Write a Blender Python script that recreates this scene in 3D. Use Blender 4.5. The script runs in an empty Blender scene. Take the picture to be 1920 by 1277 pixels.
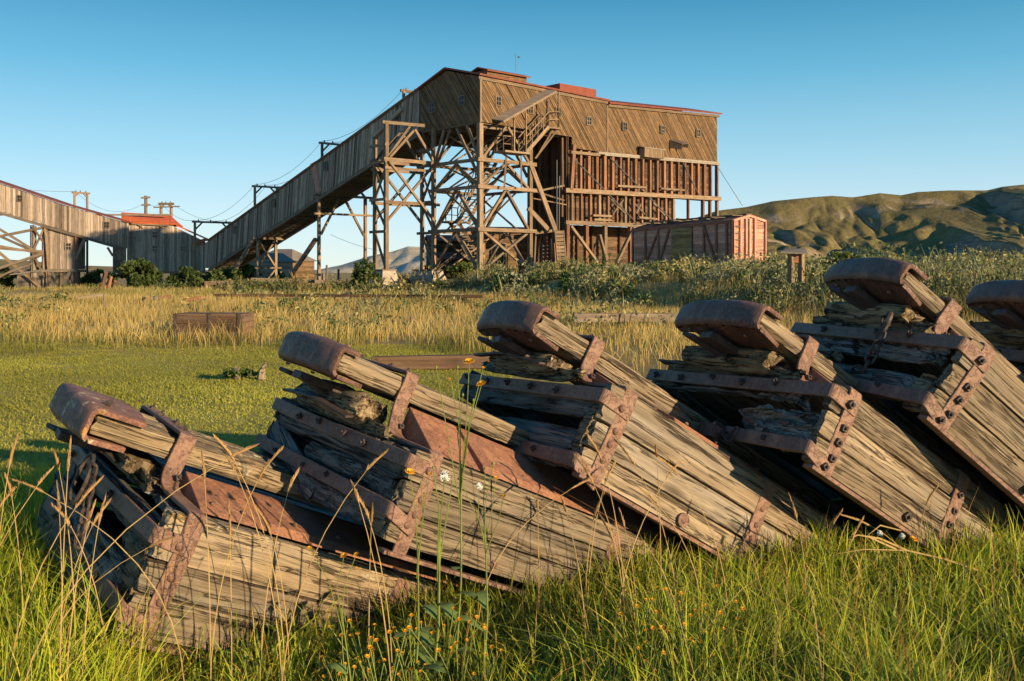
import bpy, math, random
import numpy as np
from mathutils import Vector, Matrix
S = bpy.context.scene
COL = S.collection
random.seed(7); RNG = np.random.default_rng(11)
R = math.radians

# ---------------------------------------------------------------- camera, sky, sun, exposure
F, HOR, EYE = 1867.0, 505.0, 1.5            # focal length and horizon in photo pixels, eye height in metres
cam_d = bpy.data.cameras.new('camera'); cam = bpy.data.objects.new('camera', cam_d); COL.objects.link(cam)
cam.location = (0, 0, EYE); cam.rotation_euler = (R(90), 0, 0)
cam_d.sensor_width = 36; cam_d.lens = 36 * F / 1920; cam_d.shift_y = -(638.5 - HOR) / 1920
cam_d.clip_start = .05; cam_d.clip_end = 9000
S.camera = cam
SUN_EL, SUN_AZ = 11.5, 130.0                # elevation, compass bearing clockwise from +Y
wd = bpy.data.worlds.new('World'); S.world = wd; wd.use_nodes = True
nt = wd.node_tree; bg = nt.nodes['Background']
sky = nt.nodes.new('ShaderNodeTexSky'); sky.sky_type = 'NISHITA'; sky.sun_disc = False
sky.sun_elevation = R(SUN_EL); sky.sun_rotation = R(SUN_AZ); sky.altitude = 600
sky.air_density = 1.0; sky.dust_density = 0.0; sky.ozone_density = 4.0
def vm(op, a, b):
    x = nt.nodes.new('ShaderNodeVectorMath'); x.operation = op; nt.links.new(a, x.inputs[0]); x.inputs[1].default_value = b; return x.outputs[0]
sx = nt.nodes.new('ShaderNodeSeparateXYZ'); tc = nt.nodes.new('ShaderNodeTexCoord'); nt.links.new(tc.outputs['Generated'], sx.inputs[0])
rp = nt.nodes.new('ShaderNodeValToRGB'); nt.links.new(sx.outputs[2], rp.inputs[0])       # clear evening air: pale at the horizon, teal blue above
SKY = ((0, (.74, .81, .78)), (.05, (.59, .75, .82)), (.11, (.36, .63, .75)), (.19, (.135, .44, .62)), (.27, (.03, .25, .425)), (.6, (.015, .14, .31)), (1, (.012, .10, .25)))
for z, c in SKY[1:-1]: rp.color_ramp.elements.new(z)
for e, (z, c) in zip(rp.color_ramp.elements, SKY): e.position = z; e.color = (*c, 1)
mxs = nt.nodes.new('ShaderNodeMix'); mxs.data_type = 'RGBA'; mxs.inputs[0].default_value = .84
nt.links.new(vm('MULTIPLY', sky.outputs[0], (.78, .92, .95)), mxs.inputs[6]); nt.links.new(vm('MULTIPLY', rp.outputs[0], (4.3, 4.3, 4.3)), mxs.inputs[7])
nt.links.new(mxs.outputs[2], bg.inputs[0]); bg.inputs[1].default_value = 0.15
sun_d = bpy.data.lights.new('sun', 'SUN'); sun = bpy.data.objects.new('sun', sun_d); COL.objects.link(sun)
sun_d.energy = 5.0; sun_d.angle = R(.5); sun_d.color = (1, .74, .43)
sdir = Vector((math.sin(R(SUN_AZ)) * math.cos(R(SUN_EL)), math.cos(R(SUN_AZ)) * math.cos(R(SUN_EL)), math.sin(R(SUN_EL))))
sun.rotation_euler = sdir.to_track_quat('Z', 'Y').to_euler()
S.view_settings.view_transform = 'Standard'; S.view_settings.look = 'None'
S.view_settings.exposure = 0.75; S.view_settings.gamma = 1

# ---------------------------------------------------------------- numeric helpers
def at(px, py, D):                           # photo pixel at depth D -> world point
    return np.array([(px - 960) / F * D, D, EYE - (py - HOR) / F * D])
def hsh(a, b, c, s):
    n = (a.astype(np.int64) * 73856093) ^ (b.astype(np.int64) * 19349663) ^ (c.astype(np.int64) * 83492791) ^ (s * 2654435761)
    n = (n ^ (n >> 13)) * 1274126177 & 0x7fffffff
    n = (n ^ (n >> 15)) * 2246822519 & 0x7fffffff
    return ((n ^ (n >> 16)) & 0xffff) / 65535.0
def vnoise(P, s=0):
    P = np.asarray(P, float); i = np.floor(P).astype(int); f = P - i; f = f * f * (3 - 2 * f)
    r = 0
    for dx in (0, 1):
        for dy in (0, 1):
            for dz in (0, 1):
                w = (f[:, 0] if dx else 1 - f[:, 0]) * (f[:, 1] if dy else 1 - f[:, 1]) * (f[:, 2] if dz else 1 - f[:, 2])
                r = r + w * hsh(i[:, 0] + dx, i[:, 1] + dy, i[:, 2] + dz, s)
    return r
def fbm(P, s=0, o=4):
    r = 0; a = .5; t = 0
    for k in range(o):
        r = r + a * vnoise(P * 2 ** k, s + k); t += a; a *= .5
    return r / t
def sst(x, a, b):
    t = np.clip((x - a) / (b - a), 0, 1); return t * t * (3 - 2 * t)

# ---------------------------------------------------------------- object helpers
def tag(o, label=None, cat=None, group=None, kind=None):
    if label: o['label'] = label
    if cat: o['category'] = cat
    if group: o['group'] = group
    if kind: o['kind'] = kind
    return o
def thing(name, label, cat, loc=(0, 0, 0), group=None, mat=None):
    o = bpy.data.objects.new(name, None); COL.objects.link(o)
    if mat is not None: o.matrix_world = mat
    else: o.location = loc
    o.empty_display_size = .2
    o['_z'] = 0; del o['_z']
    return tag(o, label, cat, group)
class MB:
    """collects shapes and links them as ONE mesh object"""
    def __init__(s): s.v = []; s.f = []; s.g = []; s.r = []; s.n = 0
    def add(s, v, f, g=None, r=None):
        v = np.asarray(v, float); s.v.append(v)
        s.g.append(v.copy() if g is None else np.asarray(g, float))
        s.r.append(np.full(len(v), random.random() if r is None else r))
        n = s.n; s.f += [[i + n for i in q] for q in f]; s.n += len(v); return s
    def box(s, c, ax, half, g0=None):          # ax: 3 unit vectors; grain along ax[0]
        c = np.asarray(c, float); ax = [np.asarray(a, float) for a in ax]; v = []; g = []
        o = RNG.random(3) * 20
        for i in (-1, 1):
            for j in (-1, 1):
                for k in (-1, 1):
                    v.append(c + ax[0] * half[0] * i + ax[1] * half[1] * j + ax[2] * half[2] * k)
                    g.append(o + np.array([half[0] * i, half[1] * j, half[2] * k]))
        return s.add(v, [(0, 1, 3, 2), (4, 6, 7, 5), (0, 4, 5, 1), (2, 3, 7, 6), (0, 2, 6, 4), (1, 5, 7, 3)], g)
    def beam(s, p0, p1, w, h=None, up=(0, 0, 1)):
        p0 = np.asarray(p0, float); p1 = np.asarray(p1, float); d = p1 - p0; L = np.linalg.norm(d); d = d / L
        up = np.asarray(up, float)
        if abs(d @ up) > .98: up = np.array([E1[0], E1[1], 0])
        a = np.cross(d, up); a /= np.linalg.norm(a); b = np.cross(a, d); h = h or w
        return s.box((p0 + p1) / 2, (d, a, b), (L / 2, w / 2, h / 2))
    def tube(s, pts, r, n=6, cap=True):
        pts = [np.asarray(p, float) for p in pts]; m = len(pts); rr = r if hasattr(r, '__len__') else [r] * m
        v = []; f = []; a0 = None
        for i, p in enumerate(pts):
            d = pts[min(i + 1, m - 1)] - pts[max(i - 1, 0)]; d = d / (np.linalg.norm(d) + 1e-9)
            if a0 is None: a0 = np.cross(d, (0, 0, 1.) if abs(d[2]) < .9 else (1., 0, 0))
            a = a0 - d * (a0 @ d); a /= np.linalg.norm(a) + 1e-9; a0 = a; b = np.cross(d, a)
            for k in range(n):
                t = 2 * math.pi * k / n; v.append(p + (a * math.cos(t) + b * math.sin(t)) * rr[i])
        for i in range(m - 1):
            for k in range(n):
                f.append((i * n + k, i * n + (k + 1) % n, (i + 1) * n + (k + 1) % n, (i + 1) * n + k))
        if cap: f += [tuple(range(n)), tuple(range((m - 1) * n, m * n))]
        return s.add(v, f)
    def sheet(s, path, wv, th):                # bent flat bar: polyline path, constant width vector, thickness
        P = np.asarray(path, float); wv = np.asarray(wv, float); m = len(P); wn = wv / np.linalg.norm(wv)
        d = P[1:] - P[:-1]; d /= np.linalg.norm(d, axis=1)[:, None]
        nn = np.cross(wn, d); N = np.zeros_like(P)
        for i in range(m):
            a = nn[max(i - 1, 0)]; b = nn[min(i, m - 2)]; t = a + b; t /= np.linalg.norm(t); N[i] = t / max(t @ a, .4)
        v = []; f = []
        for i in range(m):
            v += [P[i] - wv / 2, P[i] + wv / 2, P[i] + wv / 2 + N[i] * th, P[i] - wv / 2 + N[i] * th]
        for i in range(m - 1):
            for k in range(4): f.append((4 * i + k, 4 * i + (k + 1) % 4, 4 * i + 4 + (k + 1) % 4, 4 * i + 4 + k))
        f += [(0, 1, 2, 3), (4 * m - 4, 4 * m - 3, 4 * m - 2, 4 * m - 1)]
        return s.add(v, f)
    def dome(s, c, n, r, h, seg=10, rings=3):
        c = np.asarray(c, float); n = np.asarray(n, float); n /= np.linalg.norm(n)
        a = np.cross(n, (0, 0, 1.) if abs(n[2]) < .9 else (1., 0, 0)); a /= np.linalg.norm(a); b = np.cross(n, a)
        v = []; f = []
        for i in range(rings):
            t = i / rings * math.pi / 2
            for k in range(seg):
                p = 2 * math.pi * k / seg; v.append(c + (a * math.cos(p) + b * math.sin(p)) * r * math.cos(t) + n * h * math.sin(t))
        v.append(c + n * h)
        for i in range(rings - 1):
            for k in range(seg): f.append((i * seg + k, i * seg + (k + 1) % seg, (i + 1) * seg + (k + 1) % seg, (i + 1) * seg + k))
        for k in range(seg): f.append(((rings - 1) * seg + k, (rings - 1) * seg + (k + 1) % seg, len(v) - 1))
        f.append(tuple(reversed(range(seg))))
        return s.add(v, f)
    def torus(s, M, R1, r, stretch=0., n=14, m=6):
        v = []; f = []
        for i in range(n):
            t = 2 * math.pi * i / n; cx = math.cos(t) * R1 + (stretch if math.cos(t) > 0 else -stretch); cy = math.sin(t) * R1
            for k in range(m):
                p = 2 * math.pi * k / m
                v.append(M @ Vector((cx + math.cos(t) * math.cos(p) * r, cy + math.sin(t) * math.cos(p) * r, math.sin(p) * r)))
        for i in range(n):
            for k in range(m): f.append((i * m + k, i * m + (k + 1) % m, ((i + 1) % n) * m + (k + 1) % m, ((i + 1) % n) * m + k))
        return s.add([tuple(x) for x in v], f)
    def build(s, name, mat, parent=None, smooth=False, bevel=0, local=False, seg=2, root=None):
        V = np.concatenate(s.v)
        if parent is not None and not local: V = V - np.array((root or parent).location)
        me = bpy.data.meshes.new(name); me.from_pydata(V.tolist(), [], s.f)
        a = me.attributes.new('gc', 'FLOAT_VECTOR', 'POINT'); a.data.foreach_set('vector', np.concatenate(s.g).ravel())
        a = me.attributes.new('rnd', 'FLOAT', 'POINT'); a.data.foreach_set('value', np.concatenate(s.r))
        me.materials.append(mat)
        import bmesh
        b = bmesh.new(); b.from_mesh(me); bmesh.ops.recalc_face_normals(b, faces=b.faces); b.to_mesh(me); b.free()
        if smooth: me.polygons.foreach_set('use_smooth', [True] * len(me.polygons)); me.set_sharp_from_angle(angle=R(38))
        o = bpy.data.objects.new(name, me); COL.objects.link(o)
        if parent is not None: o.parent = parent
        if bevel:
            md = o.modifiers.new('bevel', 'BEVEL'); md.width = bevel; md.segments = seg; md.limit_method = 'ANGLE'; md.angle_limit = R(35)
        return o
def soup(name, V, nper, pattern, col, mat, parent=None):
    """many equal little meshes (blades, leaves): V (n, nper, 3), pattern list of quads/tris, col (n,3) or (n,nper,3)"""
    n = len(V); me = bpy.data.meshes.new(name)
    if parent is not None: V = V - np.array(parent.location)
    me.vertices.add(n * nper); me.vertices.foreach_set('co', V.reshape(-1).astype(np.float32))
    sizes = [len(p) for p in pattern]; flat = np.concatenate([np.array(p) for p in pattern])
    loops = (np.arange(n)[:, None] * nper + flat[None]).ravel()
    me.loops.add(len(loops)); me.loops.foreach_set('vertex_index', loops.astype(np.int32))
    st = np.cumsum([0] + sizes[:-1]); tot = sum(sizes)
    ls = (np.arange(n)[:, None] * tot + st[None]).ravel()
    me.polygons.add(len(ls)); me.polygons.foreach_set('loop_start', ls.astype(np.int32))
    me.update(calc_edges=True)
    c = np.asarray(col, float)
    if c.ndim == 2: c = np.repeat(c[:, None], nper, 1)
    c = np.concatenate([c.reshape(-1, 3), np.ones((n * nper, 1))], 1)
    a = me.color_attributes.new('col', 'FLOAT_COLOR', 'POINT'); a.data.foreach_set('color', c.ravel().astype(np.float32))
    me.materials.append(mat); me.polygons.foreach_set('use_smooth', [True] * len(me.polygons))
    o = bpy.data.objects.new(name, me); COL.objects.link(o)
    if parent is not None: o.parent = parent
    return o

# ---------------------------------------------------------------- materials
class NT:
    def __init__(s, name):
        s.m = bpy.data.materials.new(name); s.m.use_nodes = True; s.t = s.m.node_tree; s.b = s.t.nodes['Principled BSDF']
        s.b.inputs['Specular IOR Level'].default_value = .25
    def n(s, ty, **kw):
        x = s.t.nodes.new('ShaderNode' + ty)
        for k, v in kw.items():
            if k in x.inputs.keys(): s.set(x.inputs[k], v)
            else: setattr(x, k, v)
        return x
    def set(s, inp, v):
        if hasattr(v, 'bl_idname') and hasattr(v, 'is_linked'): s.t.links.new(v, inp)
        else: inp.default_value = v
    def attr(s, nm, out='Vector'): return s.n('Attribute', attribute_name=nm).outputs[out]
    def scale(s, v, sc):
        x = s.n('Mapping'); s.t.links.new(v, x.inputs['Vector']); x.inputs['Scale'].default_value = sc; return x.outputs[0]
    def noise(s, v, sc=1, det=6, rough=.6, dist=0): return s.n('TexNoise', Vector=v, Scale=sc, Detail=det, Roughness=rough, Distortion=dist).outputs['Fac']
    def ramp(s, f, stops):
        x = s.n('ValToRGB'); s.t.links.new(f, x.inputs[0]); e = x.color_ramp.elements
        while len(e) < len(stops): e.new(.5)
        for k, (p, c) in enumerate(stops):
            e[k].position = p; c = (c, c, c) if not hasattr(c, '__len__') else c; e[k].color = (*c, 1)
        return x.outputs[0]
    def mix(s, f, a, b, bt='MIX'):
        x = s.n('MixRGB', blend_type=bt); s.set(x.inputs[0], f)
        for i, c in ((1, a), (2, b)):
            if isinstance(c, tuple) and len(c) == 3: c = (*c, 1)
            s.set(x.inputs[i], c)
        return x.outputs[0]
    def math(s, op, a, b=0.):
        x = s.n('Math', operation=op); s.set(x.inputs[0], a); s.set(x.inputs[1], b); return x.outputs[0]
    def bump(s, h, st=.5, d=.01, nrm=None):
        x = s.n('Bump', Height=h, Strength=st, Distance=d)
        if nrm is not None: s.t.links.new(nrm, x.inputs['Normal'])
        s.t.links.new(x.outputs[0], s.b.inputs['Normal']); return x.outputs[0]
    def col(s, c): s.set(s.b.inputs['Base Color'], c if not isinstance(c, tuple) else (*c, 1)); return s
    def rough(s, c): s.set(s.b.inputs['Roughness'], c); return s
def wood(name, dark, mid, light, gs=(2.2, 38, 38), crack=.8, var=.35, bump=.8, bd=.006, stain=None, knots=False):
    m = NT(name); g = m.attr('gc'); r = m.attr('rnd', 'Fac')
    warp = m.n('TexNoise', Vector=m.scale(g, (3, 7, 7)), Scale=1., Detail=2).outputs['Color']
    gw = m.mix(.035, g, warp, 'ADD') if knots else g
    n1 = m.noise(m.scale(gw, gs), 1, 7, .65); n2 = m.noise(m.scale(gw, (gs[0] * .35, gs[1] * .3, gs[2] * .3)), 1, 5, .6)
    n3 = m.noise(m.scale(g, (1.5, 3, 3)), 1.3, 3)
    c = m.ramp(n1, [(.22, dark), (.48, mid), (.78, light)])
    c = m.mix(m.ramp(n3, [(.4, 0.), (.68, .4)]), c, m.ramp(n1, [(.3, tuple(x * .5 for x in dark)), (.7, tuple(x * .8 for x in mid))]))
    fine = m.noise(m.scale(gw, (gs[0] * 1.6, gs[1] * 3.6, gs[2] * 3.6)), 1, 5, .7)
    c = m.mix(.75, c, m.ramp(fine, [(.3, .4), (.48, 1.), (.7, 1.4)]), 'MULTIPLY')
    grey = m.noise(m.scale(g, (.9, 6, 6)), 1.1, 3)
    lum = sum(mid) / 3; c = m.mix(m.ramp(grey, [(.45, 0.), (.65, .45)]), c, m.ramp(n1, [(.3, (lum * .55, lum * .53, lum * .5)), (.7, (lum * 1.35, lum * 1.3, lum * 1.2))]))
    ridge = m.math('ABSOLUTE', m.math('SUBTRACT', n2, .5))
    ck = m.ramp(ridge, [(.0, 1.), (.012, .75), (.03, 0.)])
    brk = m.ramp(m.noise(m.scale(g, (2, 9, 9)), 1, 3), [(.48, 0.), (.58, 1.)])
    ckm = m.math('MULTIPLY', m.math('MULTIPLY', ck, brk), crack)
    ck2 = m.ramp(m.math('ABSOLUTE', m.math('SUBTRACT', m.noise(m.scale(gw, (gs[0] * .55, gs[1] * 1.1, gs[2] * 1.1)), 1, 4, .6), .47)), [(0., 1.), (.011, .8), (.02, 0.)])
    ckm = m.math('MAXIMUM', ckm, m.math('MULTIPLY', ck2, crack * .75))
    c = m.mix(ckm, c, tuple(x * .12 for x in dark))
    h = m.math('SUBTRACT', m.math('ADD', n1, m.math('MULTIPLY', fine, .45)), m.math('MULTIPLY', ckm, 1.3))
    if knots:
        v = m.n('TexVoronoi', Vector=m.scale(g, (2.1, 7.5, 7.5)), Scale=1., Randomness=1.)
        kd = m.ramp(v.outputs['Distance'], [(.04, .95), (.1, .6), (.17, .0)])
        c = m.mix(m.math('MULTIPLY', kd, .8), c, tuple(x * .35 for x in dark))
    if stain:
        st = m.ramp(m.noise(m.scale(g, (1.2, 4, 4)), 1.7, 5, .7), [(.5, 0.), (.66, .8)])
        c = m.mix(st, c, stain)
    vv = m.n('HueSaturation', Color=c, Value=m.math('ADD', m.math('MULTIPLY', r, 2 * var), 1 - var)).outputs[0]
    m.col(vv).rough(.85); m.bump(h, bump, bd)
    return m.m
def rust(name, a, b, c, sc=1., lich=False, rgh=.5):
    m = NT(name); p = m.n('TexCoord').outputs['Object']
    n1 = m.noise(p, 9 * sc, 8, .7); n2 = m.noise(p, 60 * sc, 6, .7); n3 = m.noise(p, 3 * sc, 3)
    col = m.ramp(n1, [(.3, a), (.52, b), (.72, c)])
    col = m.mix(m.ramp(n2, [(.4, .0), (.75, .5)]), col, tuple(x * .45 for x in a))
    col = m.mix(m.ramp(n3, [(.4, 0.), (.7, .4)]), col, c)
    fl = m.noise(p, 22 * sc, 7, .75, .6); flm = m.ramp(fl, [(.5, 0.), (.54, 1.)]); col = m.mix(m.math('MULTIPLY', flm, .28), col, tuple(x * .68 for x in b))
    pit = m.ramp(m.noise(p, 140 * sc, 3, .6), [(.28, 1.), (.38, 0.)]); col = m.mix(m.math('MULTIPLY', pit, .6), col, tuple(x * .3 for x in a))
    oc = m.ramp(m.noise(p, 13 * sc, 5, .7), [(.56, 0.), (.68, .55)]); col = m.mix(oc, col, (c[0] * 1.1, c[1] * .95, c[2] * .6))
    if lich:
        sp = m.n('SeparateXYZ', Vector=m.n('TexCoord').outputs['Object']).outputs
        l = m.ramp(m.noise(p, 26, 5, .75), [(.56, 0.), (.6, 1.)]); zone = m.ramp(m.noise(p, 7, 2), [(.45, 0.), (.6, 1.)])
        col = m.mix(m.math('MULTIPLY', l, zone), col, m.ramp(m.noise(p, 11, 2), [(.45, (.5, .46, .34)), (.6, (.45, .24, .03))]))
    m.col(col); m.rough(m.ramp(n1, [(.3, rgh - .08), (.7, rgh + .25)])); m.b.inputs['Specular IOR Level'].default_value = .5
    m.bump(m.math('SUBTRACT', m.math('ADD', n2, m.math('ADD', m.math('MULTIPLY', n1, .8), m.math('MULTIPLY', flm, .5))), pit), .8, .0045)
    return m.m
def plain(name, c, rough=.7, var=.3, sc=8, bump=0., metal=0.):
    m = NT(name); p = m.n('TexCoord').outputs['Object']; n = m.noise(p, sc, 6, .65)
    m.col(m.ramp(n, [(.3, tuple(x * (1 - var) for x in c)), (.7, tuple(min(1, x * (1 + var)) for x in c))])).rough(rough)
    m.b.inputs['Metallic'].default_value = metal
    if bump: m.bump(n, bump, .01)
    return m.m
def leafmat(name, trans=.35, rough=.55):
    m = NT(name); c = m.attr('col', 'Color')
    m.col(c).rough(rough); tr = m.n('BsdfTranslucent', Color=c); mx = m.n('MixShader')
    mx.inputs[0].default_value = trans; m.t.links.new(m.b.outputs[0], mx.inputs[1]); m.t.links.new(tr.outputs[0], mx.inputs[2])
    m.t.links.new(mx.outputs[0], m.t.nodes['Material Output'].inputs[0]); return m.m
M = {}
M['cartwood'] = wood('weathered_wood', (.13, .097, .064), (.235, .181, .122), (.365, .295, .203), gs=(1.6, 42, 42), knots=True, crack=.95, var=.3, bump=1., bd=.006)
M['beamwood'] = wood('weathered_beam', (.135, .1, .065), (.26, .2, .132), (.4, .325, .222), gs=(1.5, 40, 40), knots=True, crack=.95, var=.15, bump=1., bd=.008)
M['lichenwood'] = wood('lichen_wood', (.14, .1, .06), (.28, .21, .128), (.43, .34, .22), gs=(1.5, 38, 38), crack=.95, var=.15, bump=1., bd=.008, knots=True)
M['greywood'] = wood('grey_rotten_wood', (.05, .045, .04), (.17, .16, .145), (.33, .31, .28), gs=(2.5, 45, 45), crack=1., var=.3, bump=1., bd=.009)
M['rotwood'] = wood('rotten_block_wood', (.07, .05, .03), (.25, .18, .1), (.42, .33, .2), gs=(5, 30, 30), crack=1., var=.3, bump=1., bd=.012)
M['hallwood'] = wood('hall_boards', (.07, .042, .023), (.16, .10, .052), (.27, .18, .098), gs=(.7, 9, 9), crack=.5, var=.33, bump=.3, stain=(.27, .14, .05))
M['greyboard'] = wood('grey_boards', (.2, .15, .115), (.36, .275, .21), (.5, .4, .32), gs=(.6, 8, 8), crack=.3, var=.4, bump=.3)
M['timber'] = wood('timber', (.12, .078, .048), (.235, .16, .1), (.35, .26, .17), gs=(.8, 10, 10), crack=.3, var=.25, bump=.3)
M['oldtimber'] = wood('old_timber', (.10, .075, .055), (.19, .145, .105), (.29, .23, .17), gs=(.8, 10, 10), crack=.3, var=.3, bump=.3)
M['redtimber'] = wood('red_brown_timber', (.13, .055, .03), (.25, .115, .062), (.36, .19, .11), gs=(.8, 9, 9), crack=.3, var=.3, bump=.3)
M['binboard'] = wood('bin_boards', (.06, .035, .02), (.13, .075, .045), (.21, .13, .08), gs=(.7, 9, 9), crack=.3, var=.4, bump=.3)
M['carwood'] = wood('boxcar_boards', (.42, .17, .115), (.58, .28, .195), (.68, .4, .3), gs=(.9, 8, 8), crack=.3, var=.25, bump=.3)
M['cartrim'] = wood('boxcar_trim', (.2, .07, .045), (.33, .125, .08), (.42, .19, .13), gs=(.9, 8, 8), crack=.2, var=.2, bump=.3)
M['cardoor'] = wood('boxcar_door', (.18, .11, .035), (.33, .215, .075), (.43, .31, .12), gs=(.9, 8, 8), crack=.2, var=.3, bump=.3)
M['redroof'] = plain('red_metal_roof', (.58, .13, .04), .5, .25, 1.5)
M['redtrim'] = plain('faded_red_metal', (.2, .062, .04), .6, .3, 1.2)
M['redbox'] = plain('red_sheet_metal', (.2, .052, .032), .6, .2, 2)
M['greyroof'] = plain('grey_roofing', (.2, .17, .15), .8, .25, 1.5)
M['gutter'] = plain('pale_pipe', (.3, .265, .22), .6, .2, 3)
M['concrete'] = plain('concrete', (.36, .31, .25), .9, .25, 3, .4)
M['darkvoid'] = plain('dark_glass', (.02, .022, .026), .15, .3, 5)
M['wire'] = plain('wire', (.12, .12, .13), .6, .1, 1)
M['iron'] = rust('dark_iron', (.035, .028, .026), (.07, .05, .045), (.13, .08, .065), 1.5, rgh=.45)
M['rust'] = rust('rusty_iron', (.125, .068, .05), (.235, .132, .097), (.33, .2, .148), 1., rgh=.52)
M['rustcap'] = rust('rusty_cap_iron', (.07, .037, .031), (.15, .079, .062), (.24, .132, .1), 1.2, rgh=.42)
M['rustlich'] = rust('rusty_lichen_iron', (.15, .07, .052), (.26, .128, .093), (.35, .19, .14), 1., lich=True, rgh=.6)
M['plate'] = rust('orange_rust_plate', (.2, .085, .05), (.33, .15, .09), (.42, .215, .135), .8, rgh=.7)
M['grass'] = leafmat('grass_blades', .42); M['leaf'] = leafmat('leaves', .3)
M['petal'] = plain('yellow_petals', (.7, .36, .02), .6, .25, 60)
M['puff'] = plain('white_seed_fluff', (.7, .68, .62), .9, .1, 50)
M['stem'] = plain('green_stem', (.15, .19, .04), .6, .3, 20)
M['lichenplank'] = wood('lichen_plank', (.135, .097, .06), (.25, .187, .118), (.38, .3, .195), gs=(1.6, 42, 42), knots=True, crack=.95, var=.15, bump=1., bd=.006)
def lichen_on(mat, z0):
    t = mat.node_tree; b = t.nodes['Principled BSDF']; old = b.inputs['Base Color'].links[0].from_socket
    x = NT.__new__(NT); x.m = mat; x.t = t; x.b = b
    p = x.n('TexCoord').outputs['Object']; sp = x.n('SeparateXYZ', Vector=p).outputs
    n = x.ramp(x.noise(p, 30, 5, .75), [(.54, 0.), (.6, .8)]); zone = x.ramp(x.noise(p, 6, 2), [(.45, 0.), (.6, 1.)])
    zone = x.math('MAXIMUM', x.math('MULTIPLY', zone, .5), x.ramp(x.math('SUBTRACT', sp['Z'], z0), [(.0, 0.), (.012, .9)])); c = x.mix(x.math('MULTIPLY', n, zone), old, x.ramp(x.noise(p, 9, 2), [(.46, (.55, .5, .36)), (.58, (.5, .27, .03))]))
    t.links.new(c, b.inputs['Base Color'])
lichen_on(M['lichenwood'], .492); lichen_on(M['lichenplank'], .318)

# ---------------------------------------------------------------- terrain
E1 = np.array([.745, .667]); E2 = np.array([-.667, .745]); A0 = np.array([-2.25, 70.0])
def zt(X, Y):
    X = np.asarray(X, float); Y = np.asarray(Y, float)
    z = (.34 - .05 * sst(-X, -.2, .7)) * (1 - sst(Y, 4.6, 10))
    d0 = np.interp(X, [-40, -10, -4, 3, 8, 14, 40], [300, 66, 58, 40, 24, 17, 14])       # where the railway bank begins
    bank = sst(Y, d0, d0 + np.interp(X, [-10, 14], [10, 16])) * np.interp(X, [-14, -8, -2, 6, 14], [0, .25, 1.2, 1.0, 1.15])
    z = z + bank - .9 * sst(Y, 66, 95) * sst(-X, 4, 18)
    P = np.stack([X.ravel() * .25, Y.ravel() * .25, 0 * X.ravel()], 1)
    z = z + ((fbm(P, 3, 3) - .5) * .25).reshape(X.shape) * sst(Y, 17, 26)
    P = np.stack([X.ravel() * 1.4, Y.ravel() * 1.4, 0 * X.ravel()], 1)
    z = z + ((fbm(P, 5, 2) - .5) * .05).reshape(X.shape)
    return z
def grid_obj(name, X, Y, Z, mat):
    n, m = X.shape; V = np.stack([X, Y, Z], -1).reshape(-1, 3)
    i = np.arange(n * m).reshape(n, m); q = np.stack([i[:-1, :-1], i[:-1, 1:], i[1:, 1:], i[1:, :-1]], -1).reshape(-1, 4)
    me = bpy.data.meshes.new(name); me.vertices.add(n * m); me.vertices.foreach_set('co', V.ravel().astype(np.float32))
    me.loops.add(q.size); me.loops.foreach_set('vertex_index', q.ravel().astype(np.int32))
    me.polygons.add(len(q)); me.polygons.foreach_set('loop_start', (np.arange(len(q)) * 4).astype(np.int32)); me.update(calc_edges=True)
    me.polygons.foreach_set('use_smooth', [True] * len(q)); me.materials.append(mat)
    o = bpy.data.objects.new(name, me); COL.objects.link(o); o['kind'] = 'structure'; return o
def ground_mat():
    m = NT('ground_soil_and_turf'); p = m.n('NewGeometry').outputs['Position']
    n1 = m.noise(p, .35, 6, .65); n2 = m.noise(p, 9, 6, .7); n3 = m.noise(p, 60, 3, .7)
    turf = m.ramp(n2, [(.3, (.2, .2, .035)), (.5, (.34, .305, .06)), (.7, (.45, .37, .11))])
    dry = m.ramp(n2, [(.3, (.18, .13, .05)), (.55, (.36, .26, .1)), (.72, (.46, .35, .16))])
    y = m.n('SeparateXYZ', Vector=p).outputs['Y']
    f = m.math('ADD', m.math('MULTIPLY', m.math('SUBTRACT', y, 18.), .12), m.math('MULTIPLY', n1, 1.6))
    xx = m.n('SeparateXYZ', Vector=p).outputs['X']; f = m.math('ADD', f, m.math('MULTIPLY', m.math('MAXIMUM', m.math('MINIMUM', m.math('ADD', xx, 1.2), 3.), 0.), .3))
    c = m.mix(m.ramp(f, [(.7, .12), (1., 1.)]), turf, dry)
    c = m.mix(m.ramp(n1, [(.52, 0.), (.66, .6)]), c, dry)
    m.col(c).rough(.95); m.bump(m.math('ADD', n2, n3), .8, .03); return m.m
xs = np.unique(np.concatenate([np.linspace(-6, 6, 121), np.linspace(-45, 45, 181), np.sign(np.linspace(-1, 1, 60)) * np.abs(np.linspace(-1, 1, 60)) ** 2.5 * 5000]))
ys = np.unique(np.concatenate([np.linspace(-3, 9, 121), np.linspace(-30, 120, 301), 120 + np.linspace(0, 1, 40) ** 2.5 * 6000]))
GX, GY = np.meshgrid(xs, ys)
grid_obj('ground', GX, GY, zt(GX, GY), ground_mat())

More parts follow.
